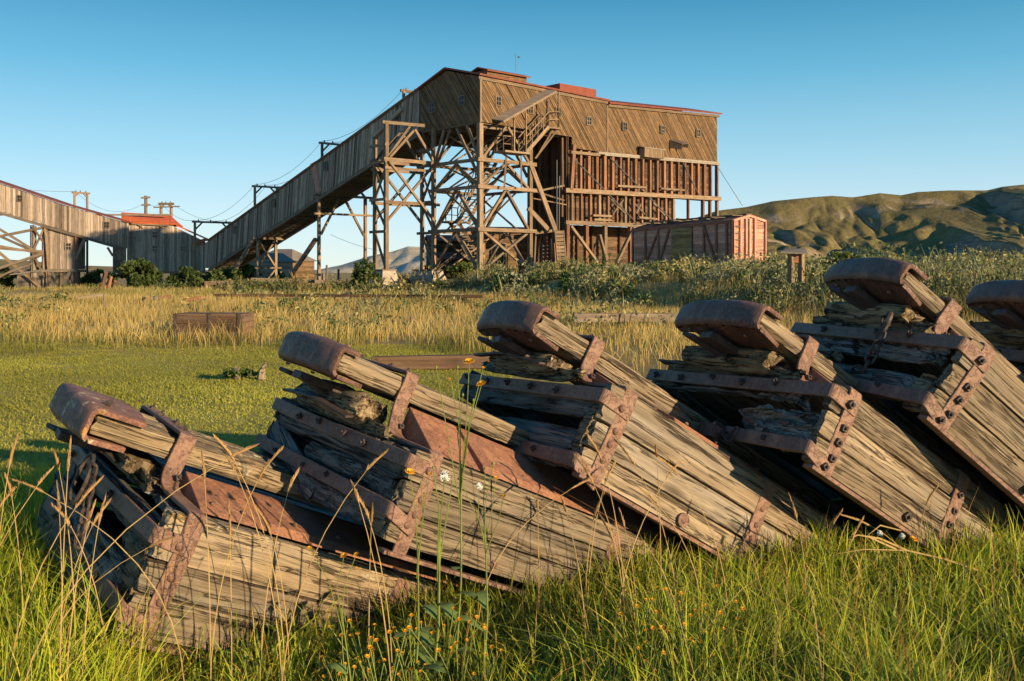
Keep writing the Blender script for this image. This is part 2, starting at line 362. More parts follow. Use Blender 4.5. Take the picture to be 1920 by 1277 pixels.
def hill_mat(name, lo, hi, clay, slope0, sc):
    m = NT(name); g = m.n('NewGeometry'); p = g.outputs['Position']; nz = m.n('SeparateXYZ', Vector=g.outputs['Normal']).outputs['Z']
    n1 = m.noise(p, .02 * sc, 8, .65); n2 = m.noise(p, .15 * sc, 6, .7)
    c = m.mix(m.ramp(n1, [(.35, 0.), (.65, 1.)]), lo, hi)
    st = m.noise(m.scale(p, (.01, .01, .55)), 1.5, 4)
    cl = m.ramp(st, [(.35, tuple(x * .55 for x in clay)), (.55, clay), (.7, tuple(x * .75 for x in clay))])
    f = m.math('ADD', nz, m.math('MULTIPLY', m.math('SUBTRACT', n1, .5), .5))
    c = m.mix(m.ramp(f, [(slope0 - .06, 1.), (slope0 + .06, 0.)]), c, cl)
    c = m.mix(m.ramp(n2, [(.4, .0), (.7, .5)]), c, tuple(x * .45 for x in lo))
    m.col(c).rough(.95); m.bump(n2, 1., 1.5); return m.m
def hills(name, crest, px0, px1, D0, Dc, D1, mat, spur, seed, fx, n=(220, 150), base=0., pw=1.):
    px = np.linspace(px0, px1, n[0]); D = np.concatenate([np.linspace(D0, Dc, n[1]), np.linspace(Dc, D1, 25)[1:]])
    PX, DD = np.meshgrid(px, D); cx, cy = zip(*crest)
    zc = (HOR - np.interp(PX, cx, cy)) / F * Dc + EYE
    X = (PX - 960) / F * DD
    p = np.clip((DD - D0) / (Dc - D0), 0, 1)
    Q = np.stack([X.ravel() * fx, DD.ravel() * fx * .45, 0 * X.ravel()], 1)
    wq = fbm(Q * .6, seed + 20, 2)[:, None] * np.array([[1.6, .8, 0]])
    rg = np.abs(2 * fbm(Q + wq, seed, 4) - 1).reshape(X.shape); rg = np.clip(rg * 2.4, 0, 1)
    big = fbm(Q * .45, seed + 9, 2).reshape(X.shape)
    back = 1 - sst(DD, Dc, D1 + 1)
    prof = np.clip(p * (1 + .9 * (big - .5) * 4 * p * (1 - p)), 0, 1) ** pw
    z = zc * prof * (1 - spur * (1 - p ** 2) * (1 - rg) * 1.3) 
    z = np.where(DD > Dc, zc * back, z) + ((fbm(Q * 4, seed + 4, 3) - .5) * .09 - np.abs(fbm(Q * (5, 1.6, 1), seed + 6, 4) - .5) * .1).reshape(X.shape) * zc.max() * (1 - p) * np.minimum(1, p * 5)
    return grid_obj(name, X, DD, z + base, mat)
hills('hills', [(900, 480), (1200, 440), (1345, 391), (1400, 384), (1450, 373), (1520, 366), (1560, 363), (1600, 366), (1650, 358), (1690, 362), (1720, 356), (1780, 353), (1850, 353), (1880, 346), (1920, 342), (1980, 350), (2100, 390), (2300, 440), (2600, 485), (2900, 500)],
      1000, 2900, 270, 460, 800, hill_mat('grassy_hillside', (.12, .105, .042), (.25, .195, .075), (.33, .27, .2), .76, 1), .64, 41, .036, (760, 300), -1, 1.0)
hills('hills.001', [(380, 520), (520, 512), (600, 500), (640, 492), (690, 476), (735, 467), (765, 457), (800, 459), (840, 472), (900, 482), (1000, 490), (1150, 494), (1350, 496)],
      330, 1300, 640, 760, 1200, hill_mat('badland_hillside', (.36, .34, .28), (.58, .5, .36), (.62, .6, .57), .9, .6), .75, 77, .018, (260, 130), -2, .8)
hills('hills.002', [(-600, 480), (-100, 488), (0, 480), (60, 484), (150, 492), (210, 494), (300, 500), (420, 508)],
      -600, 420, 900, 1000, 1500, hill_mat('dry_hillside', (.2, .16, .07), (.33, .26, .13), (.36, .3, .2), .8, .6), .4, 93, .012, (140, 60), -3, .8)

# ---------------------------------------------------------------- facade helpers (real planes at real distances)
class Pl:
    def __init__(s, A, d):
        s.A = np.asarray(A, float); s.d = np.asarray(d, float) / np.linalg.norm(d); s.n = np.array([s.d[1], -s.d[0]])
        if s.n @ s.A > 0: s.n = -s.n
    def uv(s, px, py):
        k = (px - 960) / F; t = (k * s.A[1] - s.A[0]) / (s.d[0] - k * s.d[1]); D = s.A[1] + t * s.d[1]
        return np.array([t, EYE + (HOR - py) / F * D])
    def p(s, t, z, off=0.):
        q = s.A + s.d * t + s.n * off; return np.array([q[0], q[1], z])
    def px(s, px, py, off=0.): return s.p(*s.uv(px, py), off)
def clip(poly, ax, lim, keep_less):
    out = []; n = len(poly)
    for i in range(n):
        a, b = poly[i], poly[(i + 1) % n]; fa = (a[ax] <= lim) == keep_less; fb = (b[ax] <= lim) == keep_less
        if fa: out.append(a)
        if fa != fb:
            t = (lim - a[ax]) / (b[ax] - a[ax]); out.append(a + t * (b - a))
    return out
def boards(mb, pl, polys, ang, w=.2, th=.03, jit=.02, off=0., back=True, gap=.012, missing=0.):
    """board cladding: polygons in the plane's (s,z) are cut into separate boards, each a thin box a little out of line"""
    ca, sa = math.cos(ang), math.sin(ang); rot = np.array([[ca, sa], [-sa, ca]])
    for poly in polys:
        q = [rot @ np.asarray(p, float) for p in poly]; y0 = min(p[1] for p in q); y1 = max(p[1] for p in q)
        k0 = math.floor(y0 / w)
        for k in range(k0, math.ceil(y1 / w)):
            c = clip(clip(q, 1, k * w, False), 1, (k + 1) * w - gap, True)
            if len(c) < 3: continue
            if missing and random.random() < missing: continue
            r = random.random(); j = random.uniform(-jit, jit); tl = random.gauss(0, jit * 1.2) / w; o = random.random() * 50
            v = []; g = []
            for d in (0, th):
                for p in c:
                    s, z = rot.T @ p; v.append(pl.p(s, z, off + d + j + tl * (p[1] - (k + .5) * w))); g.append((p[0] + o, p[1], d + o))
            n = len(c); f = [tuple(range(n)), tuple(range(n, 2 * n))] + [(i, (i + 1) % n, n + (i + 1) % n, n + i) for i in range(n)]
            mb.add(v, f, g, r)
        if back:
            n = len(poly); v = [pl.p(*p, off - .06) for p in poly] + [pl.p(*p, off - .12) for p in poly]
            mb.add(v, [tuple(range(n)), tuple(range(n, 2 * n))] + [(i, (i + 1) % n, n + (i + 1) % n, n + i) for i in range(n)], None, .2)
def window(pl, px, py, w, h, parent, off=.05, mat='oldtimber', tilt=0):
    s, z = pl.uv(px, py); D3 = np.array([pl.d[0], pl.d[1], 0]); N3 = np.array([pl.n[0], pl.n[1], 0]); U = np.array([0, 0, 1.])
    mb = MB(); t = .07
    for i in (-1, 0, 1): mb.box(pl.p(s + i * (w / 2), z, off), (U, D3, N3), (h / 2 + t / 2, t / 2 if i else .03, .05 if i else .04))
    for i in (-1, 0, 1): mb.box(pl.p(s, z + i * (h / 2), off - .001), (D3, U, N3), (w / 2 - t / 2 if i else w / 2, t / 2 if i else .03, .048 if i else .036))
    o = mb.build('window', M[mat], parent)
    MB().box(pl.p(s, z, off - .02), (D3, U, N3), (w / 2 - .01, h / 2 - .01, .03)).build('pane', M['darkvoid'], o, root=parent)
    return o
def part_beam(name, p0, p1, w, parent, mat='timber', h=None):
    return MB().beam(p0, p1, w, h).build(name, M[mat], parent)
def slab(mb, pts, th):                          # thin solid from a planar polygon, thickened along its normal
    P = np.asarray(pts, float); n = np.cross(P[1] - P[0], P[2] - P[0]); n /= np.linalg.norm(n); k = len(P)
    if n[2] < 0: n = -n
    return mb.add(np.concatenate([P, P + n * th]), [tuple(range(k)), tuple(range(k, 2 * k))] + [(i, (i + 1) % k, k + (i + 1) % k, k + i) for i in range(k)])
def G(a, t, z): q = A0 + E1 * a + E2 * t; return np.array([q[0], q[1], z])
# ---------------------------------------------------------------- the coal tipple
RF = Pl(A0, E1); LF = Pl(A0, E2)
tip = thing('coal_tipple', 'huge weathered wooden coal tipple with diagonal board walls and red roof edges', 'tipple', G(14, 3, 1.0))
BW = .17
mb = MB(); U = RF.uv
boards(mb, RF, [[U(900, 143), U(1072, 177), U(1072, 257), U(900, 228)], [U(1072, 177), U(1138, 190), U(1138, 287), U(1072, 277)]], R(-52), BW, gap=.022, missing=.01, jit=.02)
boards(mb, RF, [[U(1138, 196), U(1345, 217), U(1345, 303), U(1138, 287)]], R(-52), BW, off=-.05, gap=.022, missing=.01, jit=.02)
mb.build('side_wall', M['hallwood'], tip)
U = LF.uv; mb = MB()
boards(mb, LF, [[U(900, 143), U(838, 133), U(788, 167), U(788, 247), U(900, 228)]], R(52), BW, gap=.022, missing=.008, jit=.02)
mb.build('gable_wall', M['hallwood'], tip)
# far side and undersides so that the hall is a closed volume
zf = RF.uv(900, 228)[1]
mb = MB(); Wd = 6.8; e3 = np.array([E1[0], E1[1], 0]); f3 = np.array([E2[0], E2[1], 0]); U3 = np.array([0, 0, 1.])
mb.box(G(13.7, Wd - .1, 13.2), (e3, U3, f3), (13.7, 2.2, .06))
mb.box(G(27.35, Wd / 2, 12.6), (f3, U3, e3), (Wd / 2 - .1, 1.9, .05)).build('far_wall', M['binboard'], tip)
MB().box(G(4.6, Wd / 2, zf - .02), (e3, f3, U3), (4.6, Wd / 2 - .15, .08)).box(G(18.4, 2.4, 10.9), (e3, f3, U3), (9, 2.2, .08)).build('floor_deck', M['oldtimber'], tip)
for k in range(6): part_beam('floor_joist', G(.2, .6 + k * 1.12, zf - .2), G(9, .6 + k * 1.12, zf - .2), .2, tip, 'oldtimber', .26)
# roofs
ze = RF.uv(900, 141)[1]; zr = LF.uv(838, 130)[1]; tr = LF.uv(838, 130)[0]
def gable(a0, a1, z0, zrg, mat, name, par, ov=.28, th=.13):
    mb = MB()
    dz = RF.uv(1138, 189)[1] - z0; slab(mb, [G(a0, -ov, z0 - .05), G(a1, -ov, z0 - .05 + dz), G(a1, tr, zrg + dz), G(a0, tr, zrg)], th)
    slab(mb, [G(a0, tr, zrg), G(a1, tr, zrg + dz), G(a1, Wd + ov, LF.uv(788, 166)[1] - .1 + dz), G(a0, Wd + ov, LF.uv(788, 166)[1] - .1)], th)
    return mb.build(name, mat, par)
sm = RF.uv(1138, 190)[0]; se = RF.uv(1345, 217)[0]
gable(-.25, sm, ze, zr, M['redtrim'], 'roof', tip)
mb = MB(); z2 = RF.uv(1138, 195)[1]; z3 = RF.uv(1345, 215)[1]
slab(mb, [G(sm + .02, -.3, z2), G(se + .3, -.3, z3), G(se + .3, tr, z3 + .95), G(sm + .02, tr, z2 + .95)], .13)
slab(mb, [G(sm + .02, tr, z2 + .95), G(se + .3, tr, z3 + .95), G(se + .3, Wd + .2, z3), G(sm + .02, Wd + .2, z2)], .13)
mb.build('roof', M['redtrim'], tip)
part_beam('fascia', RF.p(-.2, ze - .2, .1), RF.p(sm, RF.uv(1138, 190)[1] - .12, .1), .05, tip, 'timber', .22)
part_beam('fascia', RF.p(sm + .1, z2 - .13, .1), RF.p(se + .2, z3 - .13, .1), .05, tip, 'timber', .2)
part_beam('corner_board', RF.p(-.02, zf - .05, .07), RF.p(-.02, ze - .12, .07), .14, tip, 'timber', .14)
part_beam('corner_board', RF.p(sm, RF.uv(1138, 287)[1], .05), RF.p(sm, z2 - .1, .05), .07, tip, 'timber', .1)
# roof vents
v1 = MB(); v1.box(G(5.1, tr, 15.95), (e3, f3, U3), (2.0, .9, .45)); v1 = v1.build('roof_vent', M['hallwood'], tip)
mb = MB(); slab(mb, [G(2.9, tr - 1.15, 16.25), G(7.3, tr - 1.15, 16.25), G(7.3, tr, 16.6), G(2.9, tr, 16.6)], .1)
slab(mb, [G(2.9, tr, 16.6), G(7.3, tr, 16.6), G(7.3, tr + 1.15, 16.25), G(2.9, tr + 1.15, 16.25)], .1); mb.build('vent_roof', M['redtrim'], v1, root=tip)
MB().box(G(12.8, tr, 15.7), (e3, f3, U3), (2.1, .9, .62)).build('roof_vent', M['redbox'], tip)
MB().tube([G(6.8, tr, 16.9), G(6.8, tr, 17.9), G(6.7, tr, 18.3)], .025).dome(G(7.1, tr, 18.0), (0, 0, 1), .12, .1).build('wind_gauge', M['wire'], tip)
for px, py in ((933, 190), (993, 205), (1045, 210), (1103, 227), (1170, 237), (1241, 243), (1308, 250)):
    window(RF, px, py, .5, .62, tip, .075)
for px, py in ((812, 202), (868, 189)): window(LF, px, py, .62, .7, tip, .075)
# pipe, chute hood and awning on the lower wall edge
MB().tube([RF.px(1118, 287, .16), RF.px(1345, 306, .16)], .11, 8).build('pipe', M['gutter'], tip)
MB().tube([RF.px(1130, 291, .2), RF.px(1345, 309, .2)], .06, 8).build('pipe', M['gutter'], tip)
aw = MB(); s0, z0 = RF.uv(1196, 292); s1, z1 = RF.uv(1233, 295)
for k in range(9): aw.box(RF.p(s0 + (s1 - s0) * (k + .5) / 9, z0 + .22, .42), (U3, e3, np.array([*RF.n, 0])), (.36, (s1 - s0) / 18 - .012, .3))
aw = aw.build('hood_box', M['timber'], tip)
mb = MB(); slab(mb, [RF.p(s0 - .1, z0 + .58, .8), RF.p(s1 + .1, z0 + .58, .8), RF.p(s1 + .1, z0 + .72, 0), RF.p(s0 - .1, z0 + .72, 0)], .06); mb.build('hood_roof', M['gutter'], aw, root=tip)
s0, z0 = RF.uv(1263, 272)
mb = MB(); slab(mb, [RF.p(s0 - .6, z0 + .3, .05), RF.p(s0 + .15, z0 + .45, .05), RF.p(s0 + .55, z0 + .05, 1.15), RF.p(s0 - .3, z0 - .1, 1.15)], .07)
slab(mb, [RF.p(s0 - .6, z0 + .3, .05), RF.p(s0 - .3, z0 - .1, 1.15), RF.p(s0 - .3, z0 - .5, 1.1), RF.p(s0 - .6, z0 - .3, .05)], .06)
slab(mb, [RF.p(s0 + .15, z0 + .45, .05), RF.p(s0 + .55, z0 + .05, 1.15), RF.p(s0 + .55, z0 - .3, 1.1), RF.p(s0 + .15, z0 - .1, .05)], .06)
mb.build('chute_hood', M['oldtimber'], tip)
# bins under the hall: recessed boards behind a row of heavy posts
sb = RF.uv(1070, 300)[0]; zb = RF.uv(1070, 357)[1]; zl = RF.uv(1070, 417)[1]
BK = Pl(A0 + E2 * .55, E1); mb = MB()
for (x0, x1, za, zc) in ((sb - .2, se - .1, zb, 9.55 + EYE), (sb - .1, 22.2, zl, zb)):
    boards(mb, BK, [[(x0, za), (x1, za), (x1, zc), (x0, zc)]], 0, .26, .04, .02)
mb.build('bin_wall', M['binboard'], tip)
for k in range(21):
    s = sb + .1 + (se - sb - .2) * k / 20; zt_ = RF.uv(960 + 0, 0)[1] if 0 else np.interp(s, [sb, sm, se], [RF.uv(1070, 280)[1], RF.uv(1138, 288)[1], RF.uv(1345, 304)[1]])
    ww = random.choice((.16, .2, .26, .3)) * 1.0
    if k == 0: part_beam('bin_post', RF.p(s - .35, zb, .25), RF.p(s + .1, zt_ + .35, .12), .3, tip, 'redtimber', .3)
    else: part_beam('bin_post', RF.p(s, zb - .02, 0), RF.p(s, zt_, 0), .3, tip, 'redtimber', ww)
for k in range(19):
    s = sb + .1 + (se - .15 - sb) * k / 18
    if s > 20.5 and k % 2 and k < 17: continue
    part_beam('bin_post', RF.p(s, zl if s < 22 else 3.4, -.02), RF.p(s, zb, -.02), .26, tip, 'redtimber' if k % 3 else 'timber', random.choice((.12, .18, .22)))
for px0, py0, px1, py1, w, mt in ((1056, 357, 1347, 373, .34, 'timber'), (1056, 417, 1248, 425, .3, 'timber'), (1066, 286, 1120, 291, .22, 'timber')):
    part_beam('girder', RF.px(px0, py0, .2), RF.px(px1, py1, .2), .26, tip, mt, w)
for px0, py0, px1, py1 in ((1152, 349, 1206, 352), (1233, 354, 1277, 357), (1106, 404, 1140, 406), (1192, 408, 1226, 411), (1264, 411, 1288, 414), (1108, 412, 1140, 413)):
    part_beam('ledge_board', RF.px(px0, py0, .3), RF.px(px1, py1, .3), .2, tip, 'timber', .16)
for px0, py0, px1, py1 in ((1071, 296, 1190, 418), (1140, 296, 1262, 418), (1277, 305, 1310, 372)):
    MB().tube([RF.px(px0, py0, .22), RF.px(px1, py1, .22)], .035, 5).build('tie_rod', M['wire'], tip)
for (px0, py0, px1, py1) in ((1146, 374, 1170, 400), (1170, 374, 1146, 402), (1186, 376, 1206, 402), (1206, 376, 1190, 400), (1226, 380, 1244, 404)):
    part_beam('chute_brace', RF.px(px0, py0, -.1), RF.px(px1, py1, .12), .16, tip, 'oldtimber', .12)
# lower legs, braces and boards behind
for px in (1062, 1098, 1133, 1181): part_beam('leg', RF.px(px, 421, .05), RF.px(px, 500, .05), .3, tip, 'redtimber' if px != 1133 else 'timber')
for px0, py0, px1, py1 in ((1066, 424, 1116, 492), (1184, 427, 1152, 493), (1120, 440, 1134, 492)): part_beam('brace', RF.px(px0, py0, .22), RF.px(px1, py1, .22), .24, tip, 'timber', .2)
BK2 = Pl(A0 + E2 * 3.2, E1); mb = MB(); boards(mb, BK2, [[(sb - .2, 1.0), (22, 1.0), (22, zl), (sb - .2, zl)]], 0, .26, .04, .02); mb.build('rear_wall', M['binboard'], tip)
for k in range(7): part_beam('stud', BK2.p(sb + .4 + k * 1.7, 1, .2), BK2.p(sb + .4 + k * 1.7, zl, .2), .2, tip, 'binboard')
# dark end wall of the bins
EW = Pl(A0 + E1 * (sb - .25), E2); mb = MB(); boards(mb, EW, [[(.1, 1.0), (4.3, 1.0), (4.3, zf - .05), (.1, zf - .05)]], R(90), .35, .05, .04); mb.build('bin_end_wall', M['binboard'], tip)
for t in (.5, 1.3, 2.1, 2.9, 3.7): part_beam('bin_stud', EW.p(t, 5.5, .18), EW.p(t, zf - .1, .18), .2, tip, 'binboard', .22)
for px0, py0, px1, py1, w in ((1000, 360, 1058, 348, .14), (998, 357, 1058, 376, .12), (1003, 437, 1040, 432, .2), (1000, 372, 1062, 384, .08)): part_beam('rail', at(px0, py0, 74.5), at(px1, py1, 75), w, tip, 'timber')
for k in range(7): part_beam('prop', at(1004 + k * 7, 440 + (k % 3) * 8, 75.2), at(1001 + k * 8.2, 500, 75), .14, tip, 'redtimber' if k % 2 else 'oldtimber')
for px0, py0, px1, py1, w in ((993, 303, 1041, 432, .34), (990, 390, 1027, 430, .34)): part_beam('stay', at(px0, py0, 73.0), at(px1, py1, 74.2), .18, tip, 'timber', w)
for px0, py0, px1, py1 in ((1044, 300, 1044, 455), (1049, 330, 1048, 455), (1056, 300, 1056, 350)): MB().tube([at(px0, py0, 74.6), at(px1, py1, 74.6)], .04, 5).build('pipe', M['wire'], tip)
lad = MB(); p0 = at(1040, 432, 74.2); p1 = at(1046, 502, 73.9); q0 = at(1056, 432, 74.4); q1 = at(1062, 502, 74.1)
lad.beam(p0, p1, .1); lad.beam(q0, q1, .1)
for k in range(10): lad.beam(p0 + (p1 - p0) * (k + .5) / 10, q0 + (q1 - q0) * (k + .5) / 10, .08, .22)
lad.build('ladder', M['timber'], tip)
# outside stair with canopy on the long wall
mb = MB(); c0, cz0 = RF.uv(927, 231); c1, cz1 = RF.uv(1026, 175)
slab(mb, [RF.p(c0, cz0, 1.0), RF.p(c1, cz1, 1.0), RF.p(c1 - .2, cz1 + .2, .05), RF.p(c0 - .25, cz0 + .2, .05)], .08); mb.build('canopy', M['greyboard'], tip)
part_beam('canopy_rail', RF.p(c0, cz0 - .03, .95), RF.p(c1, cz1 - .03, .95), .1, tip, 'timber')
def stair(name, P0, P1, wv, par, n, mat='timber'):
    P0 = np.asarray(P0); P1 = np.asarray(P1); wv = np.asarray(wv); mb = MB()
    mb.beam(P0, P1, .07, .26); mb.beam(P0 + wv, P1 + wv, .07, .26); d = P1 - P0; d = d / np.linalg.norm(d); w1 = wv / np.linalg.norm(wv); hz = np.cross(w1, (0, 0, 1)); hz /= np.linalg.norm(hz)
    for k in range(n): mb.box(P0 + wv / 2 + (P1 - P0) * (k + .5) / n, (w1, hz, np.array([0, 0, 1.])), (np.linalg.norm(wv) / 2 - .04, .13, .022))
    return mb.build(name, M[mat], par)
nR = np.array([RF.n[0], RF.n[1], 0])
tl0 = RF.px(1008, 243, .15); tl1 = RF.px(1027, 243, .15); bl0 = RF.px(928, 287, .25); bl1 = RF.px(967, 290, .25)
MB().box((tl0 + tl1) / 2 + nR * .5, (e3, nR, U3), (.75, .55, .06)).build('landing', M['timber'], tip)
MB().box((bl0 + bl1) / 2 + nR * .5, (e3, nR, U3), (1.2, .6, .07)).build('landing', M['timber'], tip)
stair('stair', RF.px(966, 288, .35), RF.px(1008, 241, .35), nR * .85, tip, 12)
def railing1(par, mat, pts, h, n):
    rl = MB(); railing(rl, pts, h, n); rl.build('handrail', M[mat], par)
def railing(mb, pts, h, n, r=.035):
    pts = [np.asarray(p, float) for p in pts]
    for a, b in zip(pts[:-1], pts[1:]):
        for k in range(n + 1):
            q = a + (b - a) * k / n; mb.beam(q, q + (0, 0, h), .06)
        mb.beam(a + (0, 0, h), b + (0, 0, h), .07); mb.beam(a + (0, 0, h * .5), b + (0, 0, h * .5), .05)
for q in ([RF.px(966, 288, 1.2), RF.px(1008, 241, 1.2)], [RF.px(966, 288, .35), RF.px(1008, 241, .35)]): railing1(tip, 'timber', q, 1.12, 4)
for q in ([RF.px(1008, 241, 1.2), RF.px(1027, 241, 1.2), RF.px(1027, 241, .2)], [RF.px(928, 286, .2), RF.px(928, 286, .9), RF.px(944, 287, .9)]): railing1(tip, 'timber', q, 1.1, 1)
for px, y0, y1 in ((944, 290, 228), (966, 290, 215), (1027, 243, 176), (1008, 243, 188)): part_beam('canopy_post', RF.px(px, y0, 1.15), RF.px(px, y1, 1.15), .09, tip)
for px0, py0, px1, py1 in ((1000, 297, 1020, 247), (998, 298, 1028, 247), (944, 292, 930, 352), (972, 292, 962, 352)): part_beam('stair_strut', RF.px(px0, py0, .3), RF.px(px1, py1, .9), .12, tip)

# ---------------------------------------------------------------- timber tower under the hall's near end
tow = thing('timber_tower', 'open cross-braced timber tower of tall posts under the near end of the tipple', 'tower', G(0, 2.5, 1.2))
aR = 4.8; tL = 5.36; r1, r2, r3 = 9.2, 7.3, 4.3
posts = [(0, 0, zf - .1, .42), (.55, .5, zf - .1, .22), (aR, 0, zf - .1, .36), (0, tL, zf + .2, .34), (aR, tL, zf, .32), (-4.25, tL, 12.0, .34), (-4.25, tL + 1.42, 10.9, .3), (0, tL + 1.42, 10.6, .3)]
for a, t, z1, w in posts:
    q = G(a, t, 0); zb_ = 1.45 if t > 5 and a <= 0 else float(zt(q[0], q[1])) - .3
    part_beam('post', G(a, t, zb_), G(a, t, z1), w * .8, tow, 'timber', w * .8)
def H(a0, t0, z0, a1, t1, z1, w=.2, h=None, _k=.88, nm='brace', mat='timber', par=None): return part_beam(nm, G(a0, t0, z0), G(a1, t1, z1), w * .74, par or tow, mat, h and h * .76)
for z in (r1, r2, r3):
    H(-.4, -.25, z, aR + .4, -.25, z, .16, .34, 'rail'); H(-.25, -.3, z, -.25, tL + .3, z, .16, .32, 'rail')
    H(-.2, tL + .25, z, aR + .3, tL + .25, z, .16, .3, 'rail', 'oldtimber'); H(aR + .25, 0, z, aR + .25, tL, z, .16, .3, 'rail', 'oldtimber')
for o, mt in ((0, 'timber'), (tL, 'oldtimber')):                               # faces parallel to the long wall
    H(.15, o, r1 + .1, 2.4, o, zf - .15, .22, mat=mt); H(aR - .1, o, r1 + .1, 2.6, o, zf - .15, .22, mat=mt)
    H(.2, o, r2 + .15, 2.4, o, r1 - .1, .22, mat=mt); H(aR - .2, o, r2 + .15, 2.5, o, r1 - .1, .22, mat=mt)
    H(.2, o, r3 + .15, 2.35, o, r2 - .15, .24, mat=mt); H(aR - .2, o, r3 + .15, 2.5, o, r2 - .15, .24, mat=mt)
    H(.2, o - .15, r3 - .15, aR - .2, o - .15, 1.4, .22, mat=mt); H(aR - .2, o + .1, r3 - .15, .2, o + .1, 1.4, .22, mat=mt)
for o, mt in ((0, 'timber'), (aR, 'oldtimber')):                               # faces parallel to the gable
    H(o, .2, r1 + .2, o, 1.4, zf - .15, .22, mat=mt); H(o, tL - .2, r1 + .15, o, 4.1, zf - .15, .22, mat=mt); H(o, .3, r1 - .9, o, 2.6, zf - .2, .22, mat=mt); H(o, tL - .3, r1 - .1, o, 3.3, zf - .2, .2, mat=mt)
    H(o, .2, r2 + .1, o, 2.6, r1 - .15, .24, mat=mt); H(o, tL - .2, r2 + .1, o, 2.7, r1 - .15, .24, mat=mt)
    H(o, .2, r3 + .1, o, 2.5, r2 - .1, .26, mat=mt); H(o, tL - .2, r3 + .1, o, 2.7, r2 - .1, .26, mat=mt)
    H(o, .3, 1.5, o, 2.5, r3 - .1, .24, mat=mt); H(o, tL - .3, 1.7, o, 2.8, r3 - .1, .22, mat=mt)
for t, mt in ((tL - .2, 'timber'), (tL + 1.5, 'oldtimber')):                          # outrigger frame beside the gallery
    H(-4.6, t, r1 + .15, .4, t, r1 + .15, .2, .34, 'rail', mt); H(-4.5, t, r1 - .45, 0, t, r1 - .45, .16, .24, 'rail', mt); H(-4.5, t, 6.3, .4, t, 6.3, .18, .3, 'rail', mt)
    H(-4.2, t - .1, r1, -.1, t - .1, 5.0, .22, mat=mt); H(-.1, t + .1, r1, -4.2, t + .1, 5.0, .22, mat=mt)
    H(-4.1, t, r1 + .3, -2.0, t, 11.6, .24, mat=mt); H(-.1, t, r1 + .2, -1.9, t, 11.7, .24, mat=mt)
for a in (-4.25, 0):
    for z in (10.4, r1, 6.5, 4.2): H(a - .22, tL - .3, z, a - .22, tL + 1.75, z, .16, .26, 'rail')
    H(a, tL, 8.9, a, tL + 1.4, 6.6, .18); H(a, tL + 1.4, 6.3, a, tL, 4.4, .18); H(a, tL + 1.3, 4.0, a, tL + .1, 1.6, .18); H(a, tL, 6.2, a, tL + 1.4, 8.8, .14)
H(-4.6, tL, 12.0, 0, tL, 12.1, .22, .3, 'rail'); H(-4.25, tL, 9.4, -2.2, tL, 11.9, .24)
mb = MB()
st1 = stair('stair', at(858, 420, 73.2), at(912, 300, 72.8), E1.tolist() + [0], tow, 22)
stair('stair', at(890, 500, 73.6), at(842, 415, 74.4), np.array([*E1, 0]) * .9, tow, 16)
MB().box(at(852, 417, 74.2), (e3, f3, U3), (1.0, .7, .06)).build('landing', M['timber'], tow)
railing1(tow, 'oldtimber', [at(858, 420, 73.1), at(912, 300, 72.7)], 1.1, 8); railing1(tow, 'oldtimber', [at(836, 416, 74.6), at(858, 418, 73.4)], 1.1, 2)
for o, mt in ((.9, 'timber'), (3.9, 'oldtimber')):                              # inner lattice behind the outer faces
    for z0_, z1_ in ((r3, r2), (r2, r1), (r1, zf - .2)): H(o, .4, z0_ + .1, o, tL - .4, z1_ - .1, .15, mat=mt); H(o, tL - .4, z0_ + .1, o, .4, z1_ - .1, .13, mat=mt)
for t_, mt in ((1.8, 'oldtimber'), (3.6, 'timber')):
    for z0_, z1_ in ((1.6, r3), (r3, r2), (r2, r1), (r1, zf - .2)): H(.3, t_, z0_ + .1, aR - .3, t_, z1_ - .1, .13, mat=mt)
for x0, x1, t, D0, D1, xc in ((701, 739, 0, 70.6, 73, 0), (787, 826, 0, 73.4, 76, 1)):
    a = -4.25 if not xc else 0; cen = G(a, tL + .71, 0); zg = float(zt(cen[0], cen[1])) - .4
    v = []
    for z, w1, w2 in ((zg, .95, 1.55), (1.42, .55, 1.1)):
        for i, j in ((-1, -1), (1, -1), (1, 1), (-1, 1)): v.append(cen * (1, 1, 0) + e3 * w1 * i + f3 * w2 * j + np.array([0, 0, z]))
    p = MB().add(v, [(0, 1, 2, 3), (4, 5, 6, 7), (0, 1, 5, 4), (1, 2, 6, 5), (2, 3, 7, 6), (3, 0, 4, 7)])
    root = thing('concrete_pier', 'tapered concrete pier under the leftmost posts of the timber tower' if not xc else 'lower concrete pier half hidden in weeds beside the small red-roofed house', 'pier', (cen[0], cen[1], zg), 'piers under the timber tower')
    p.build('concrete_block', M['concrete'], root, bevel=.04)
    MB().box((cen[0], cen[1], 1.45), (e3, f3, U3), (.62, 1.15, .05)).build('sill_plate', M['oldtimber'], root)

